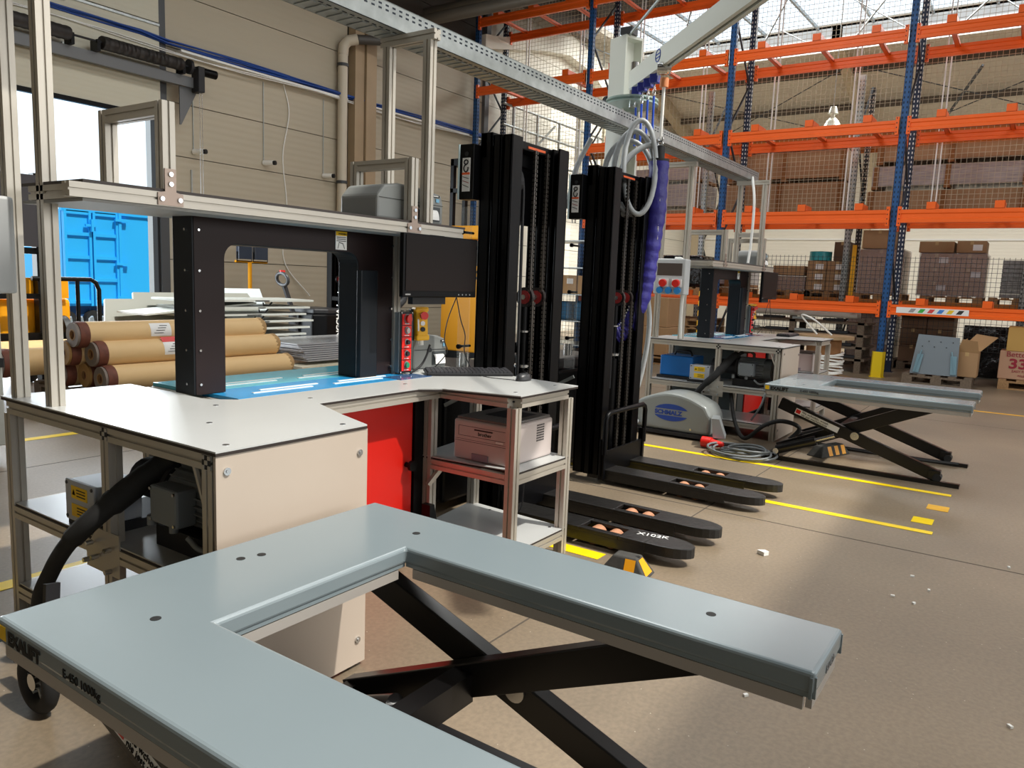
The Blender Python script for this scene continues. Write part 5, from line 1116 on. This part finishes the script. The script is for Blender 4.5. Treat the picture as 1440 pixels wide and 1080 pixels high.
stop(3.08, 1.42, 'black rubber wheel stop with orange reflector beside the near fork tips', (-.055,), .1)
stop(6.50, 1.27, 'black rubber wheel stop with three orange bars under the far lift table', (-.14, -.05, .04), 1.2, .2)

# ---------------------------------------------------------------- vacuum tube lifter on its jib crane
t = thing('jib_crane', 'white jib crane column with long arm reaching towards the upper right', 'crane', (6.2, 3.05, 0))
jw = mat('crane_white', 'd8dad0', .4)
M = Matrix.Translation((5.62, 2.87, 0)) @ Matrix.Rotation(-.35, 4, 'Z')
MB().xf(M).box(-.09, -.077, -.09, .09, .02, 3.20).box(.077, .09, -.09, .09, .02, 3.20).box(-.077, .077, -.006, .006, .02, 3.20).build('column', jw, t)
MB().xf(M).box(-.09, .09, -.09, .09, 3.20, 3.22).build('column_cap', jw, t); MB().box(5.4, 5.84, 2.66, 3.1, 0, .02).build('base_plate', darkg, t)
a = Vector((5.44, 2.70, 2.845)); d = Vector((4.53-6.09, 1.50-3.06, 0)).normalized(); e = a+d*3.9
MB().sweep([(-.04, -.065), (-.012, -.065), (-.012, -.05), (-.03, -.05), (-.03, .055), (.03, .055), (.03, -.05), (.012, -.05), (.012, -.065), (.04, -.065), (.04, .065), (-.04, .065)], a, e).build('arm', jw, t)
n = Vector((-d.y, d.x, 0)); n = n if n.dot(Vector((-1, 0.0, 0))) > 0 else -n
lg = a+d*.6+n*.041
MB().tube([lg+d*.045*math.cos(k*PI/8)+Vector((0, 0, .04*math.sin(k*PI/8)+.02)) for k in range(16)], .004, 5, True).build('round_logo', inkb, t)
for k in range(2): MB().bar(lg-d*.035+Vector((0, 0, .008+.022*k)), lg+d*.035+Vector((0, 0, .008+.022*k)), .002, .008).build('logo_bar', inkb, t)
for z in (2.70, 2.67): MB().cyl((5.47, 2.72, z), (5.47, 2.72, z+.012), .2, 30).build('swivel_plate', mat('swivel_glass', 'b8cfc8', .2, .2, alpha=.8), t)
MB().cyl((5.44, 2.70, 2.65), (5.44, 2.70, 2.98), .028, 12).build('pivot', steel, t); MB().cyl((5.60, 2.98, 2.76), (5.62, 3.02, 2.76), .045, 14).build('knob', blackm, t)
MB().tube([(5.55, 2.82, 3.22), a+d*2.8+Vector((0, 0, .66)), e+Vector((0, 0, .5))], .011, 8).build('tie_rod', galv, t)
MB().box(5.5, 5.6, 2.77, 2.87, 3.22, 3.27).build('rod_anchor', darkg, t)
tr = a+d*.66
t = thing('festoon_trolley', 'row of blue strap trolleys carrying the lifter hose under the crane arm', 'trolley', tr)
for k in range(4):
    p = a+d*(.08+.125*k)+Vector((0, 0, -.09)); b = MB().box(p.x-.03, p.x+.03, p.y-.03, p.y+.03, p.z-.035, p.z+.03).build('trolley', mat('trolley_blue', '28338f', .4), t, .006)
    MB().tube([p+Vector((.0, 0, -.03)), p+Vector((.018, 0, -.07)), p+Vector((0.015, 0, -.12)), p+Vector((-.015, 0, -.12)), p+Vector((-.018, 0, -.07))], .004, 6, True).build('carabiner', steel, b)
    MB().tube([p+Vector((0, 0, -.12)), p+Vector((.01, 0, -.40))], .009, 6).build('strap', mat('strap_blue', '1d4fc4', .5), b)
tp = a+d*.64+Vector((0, 0, -.085))
t = thing('vacuum_tube_lifter', 'purple sleeved vacuum lifting tube hanging from the crane arm', 'tube lifter', tp)
MB().cyl(tp+Vector((-.02, .03, .02)), tp+Vector((.02, -.03, .02)), .045, 18).cyl(tp+Vector((-.06, .03, .0)), tp+Vector((-.03, -.03, .0)), .04, 14).build('trolley_wheel', steel, t)
MB().cyl(tp+Vector((0, 0, -.05)), tp+Vector((0, 0, -.11)), .03, 14).build('swivel', mat('swivel_orange', 'd98a5a', .4), t)
pw = tp.copy()
MB().tube([tp+Vector((0, 0, -.1)), tp+Vector((0, 0, -.45))], .012, 8).build('hoist_rope', wht, t)
for k in range(4): MB().ring(tp+Vector((-.005, .0, -.45-.03*k)), tp+Vector((.005, .0, -.45-.03*k)), .022, .012, 12).build('chain_link', steel, t)
sl = mat('sleeve_purple', '28237c', .45, 0, .15, 14, .5, bd=.02)
base = tp+Vector((0, 0, -.60)); rr = Vector((rx.x, rx.y, 0)).normalized()
path = [base, base+Vector((0, 0, -.35)), base+rr*(-.03)+Vector((0, 0, -.65)), base+rr*(-.06)+Vector((0, 0, -.9)), base+rr*(-.15)+Vector((0, 0, -1.14)), base+rr*(-.24)+Vector((0, 0, -1.21))]
sp = smooth_path(path, 12); MB().tube(sp, [.066+.004*math.sin(i*1.9)+.002*math.sin(i*.7) for i in range(len(sp))], 18).build('sleeve', sl, t)
MB().cyl(base+Vector((0, 0, .0)), base+Vector((0, 0, .015)), .068, 20).cyl(base, base+Vector((0, 0, .1)), .035, 14).build('sleeve_cap', blackm, t)
m = MB()
for i in range(20, 60, 1):
    p = sp[i]; m.cyl(p-rr*.055-Vector((fw.x, fw.y, 0))*.03, p-rr*.062-Vector((fw.x, fw.y, 0))*.034+Vector((0, 0, .012)), .006, 6)
o = m.build('lacing', lblw, t); o['kind'] = 'stuff'
for k in range(7): MB().box(base.x-.045, base.x-.042, base.y-.045, base.y-.02, base.z-.2-.05*k-.03, base.z-.2-.05*k+.01).build('white_mark', lblw, t)
hs = mat('hose_grey', 'a2a7aa', .4, 0, .1, 30)
t = thing('vacuum_hose', 'grey spiral hose looped beside the lifting tube and running down to the pump', 'hose', base)
for i in range(3):
    c = base+rr*(-.14-.03*i)+Vector((0, 0, .0-.03*i)); pts = []
    for k in range(30):
        a_ = 2*PI*k/30; pts.append(c+rr*(.11+.03*i)*math.cos(a_)+Vector((fw.x, fw.y, 0))*(.05*i-.05+.05*math.sin(a_))+Vector((0, 0, (.32-.03*i)*math.sin(a_)-.05)))
    MB().tube(pts, .019, 8, True).build('hose_loop', hs, t)
MB().tube(smooth_path([base+Vector((0, 0, .08)), base+rr*(-.1)+Vector((0, 0, .1)), base+rr*(-.24)+Vector((0, 0, -.02)), base+rr*(-.27)+Vector((0, 0, -.25)), base+rr*(-.15)+Vector((0, 0, -.42))]), .02, 8).build('hose_end', hs, t)
MB().tube(smooth_path([(5.45, 3.05, 2.45), (5.40, 3.15, 2.2), (5.38, 3.2, 1.9)]), .02, 8).build('hose_end', hs, t)
MB().tube(smooth_path([(5.72, 2.66, 1.95), (5.74, 2.64, 1.4), (5.78, 2.6, 1.0), (5.78, 2.64, .6), (5.76, 2.72, .25), (5.95, 2.8, .12), (6.2, 2.85, .1)]), .022, 8).build('supply_hose', hs, t)
# pump housing
t = thing('pump_housing', 'grey arched vacuum blower housing with blue oval logo', 'pump housing', (6.4, 2.5, 0))
hg = mat('housing_silver', '8f9493', .38, .25)
def arc(n=14): return [(.0, .05)]+[(.0, .24)]+[(.05+.62*k/n, .25+.14*math.sin(PI*(.12+.76*k/n))) for k in range(n+1)]+[(.72, .22), (.72, .05)]
pr = arc(); y0 = 2.90
MB().plate([(a, b) for a, b in pr], (6.22, y0, 0), (0, -1, 0), (0, 0, 1), -.33).build('hood', hg, t, .03, 3)
MB().plate([(-.01, .02), (.74, .02), (.74, .05), (-.01, .05)], (6.20, y0, 0), (0, -1, 0), (0, 0, 1), -.36).build('base_frame', blackm, t)
c = Vector((6.2145, y0-.36, .215)); ey = Vector((0, 0, 1)); ex = Vector((0, -1, 0))
c.x = 6.2185
MB().plate([(.165*math.cos(a), .075*math.sin(a)) for a in [PI*.13+PI*.74*k/14 for k in range(15)]], c, ex, ey, .002).plate([(.165*math.cos(a), .075*math.sin(a)) for a in [PI*1.13+PI*.74*k/14 for k in range(15)]], c, ex, ey, .002).build('logo_oval', inkb, t)
text('SCHMALZ', .05, c-ex*.15-ey*.018+Vector((-.001, 0, 0)), ex, ey, inkb, t, bold=.0025, sx=1.12)
MB().plate([(0, .08), (.1, .08), (.04, .24), (-.02, .24)], (6.25, y0-.75, 0), (.3, -1, 0), (0, 0, 1), .2).build('air_duct', mat('duct_silver', '9aa0a3', .3, .4), t)
for yy in (2.83, 2.35): MB().cyl((6.22, yy, .09), (6.21, yy, .09), .01, 10).build('screw', steel, t)
t = thing('power_plug', 'red five-pin power plug lying beside the pump housing', 'plug', (5.98, 2.05, .03))
MB().cyl((6.0, 2.16, .05), (6.0, 2.08, .05), .045, 20).cyl((6.0, 2.08, .05), (6.0, 1.98, .045), .035, 16, .022).build('plug_body', redd, t)
for k in range(5): a_ = k*2*PI/5; MB().cyl((6.0+.022*math.cos(a_), 2.162, .05+.022*math.sin(a_)), (6.0+.022*math.cos(a_), 2.158, .05+.022*math.sin(a_)), .005, 8).build('pin_hole', ink, t)
pts = []
for k in range(150):
    a_ = k*.25; r = .19+.06*math.sin(k*.13)+.03*math.sin(k*.41); pts.append((5.93+r*math.cos(a_)*.9, 1.80+r*math.sin(a_)*1.05, .018+.0003*k+.012*math.sin(k*.37)))
tag(MB().tube(pts, .009, 6).build('cable_coil', mat('cable_grey', '6d7274', .5)), 'grey power cable coiled loosely on the floor by the red plug', 'cable')
tag(MB().tube(smooth_path([(6.75, 2.2, .4), (6.62, 2.1, .15), (6.45, 1.95, .04), (6.3, 1.75, .2), (6.28, 1.6, .26), (6.35, 1.48, .2), (6.3, 1.62, .03)]), .018, 8).build('black_cable', rub), 'thick black cable arching from the far bench to the far lift table', 'cable')
t = thing('fan_disc', 'black round fan guard standing beside the red door of the far machine', 'fan', (8.2, 2.2, .1))
MB().cyl((8.16, 2.4, .38), (8.2, 2.34, .38), .24, 30).build('disc', blackm, t); MB().box(8.12, 8.24, 2.3, 2.44, 0, .15).build('foot', blackm, t)
t = thing('laser_printer', 'light laser printer on the shelf of the far workbench', 'printer', (8.37, 2.0, .49))
MB().box(8.185, 8.55, 1.835, 2.145, .491, .675).build('body', lp, t, .012, 3); MB().box(8.195, 8.54, 1.845, 2.135, .675, .687).build('top_cover', mat('printer_top', '6e6a68'), t); MB().box(8.181, 8.185, 1.95, 2.04, .496, .526).build('tray_grip', mat('grip_grey', '8d8690'), t)
bpy.context.view_layer.update()
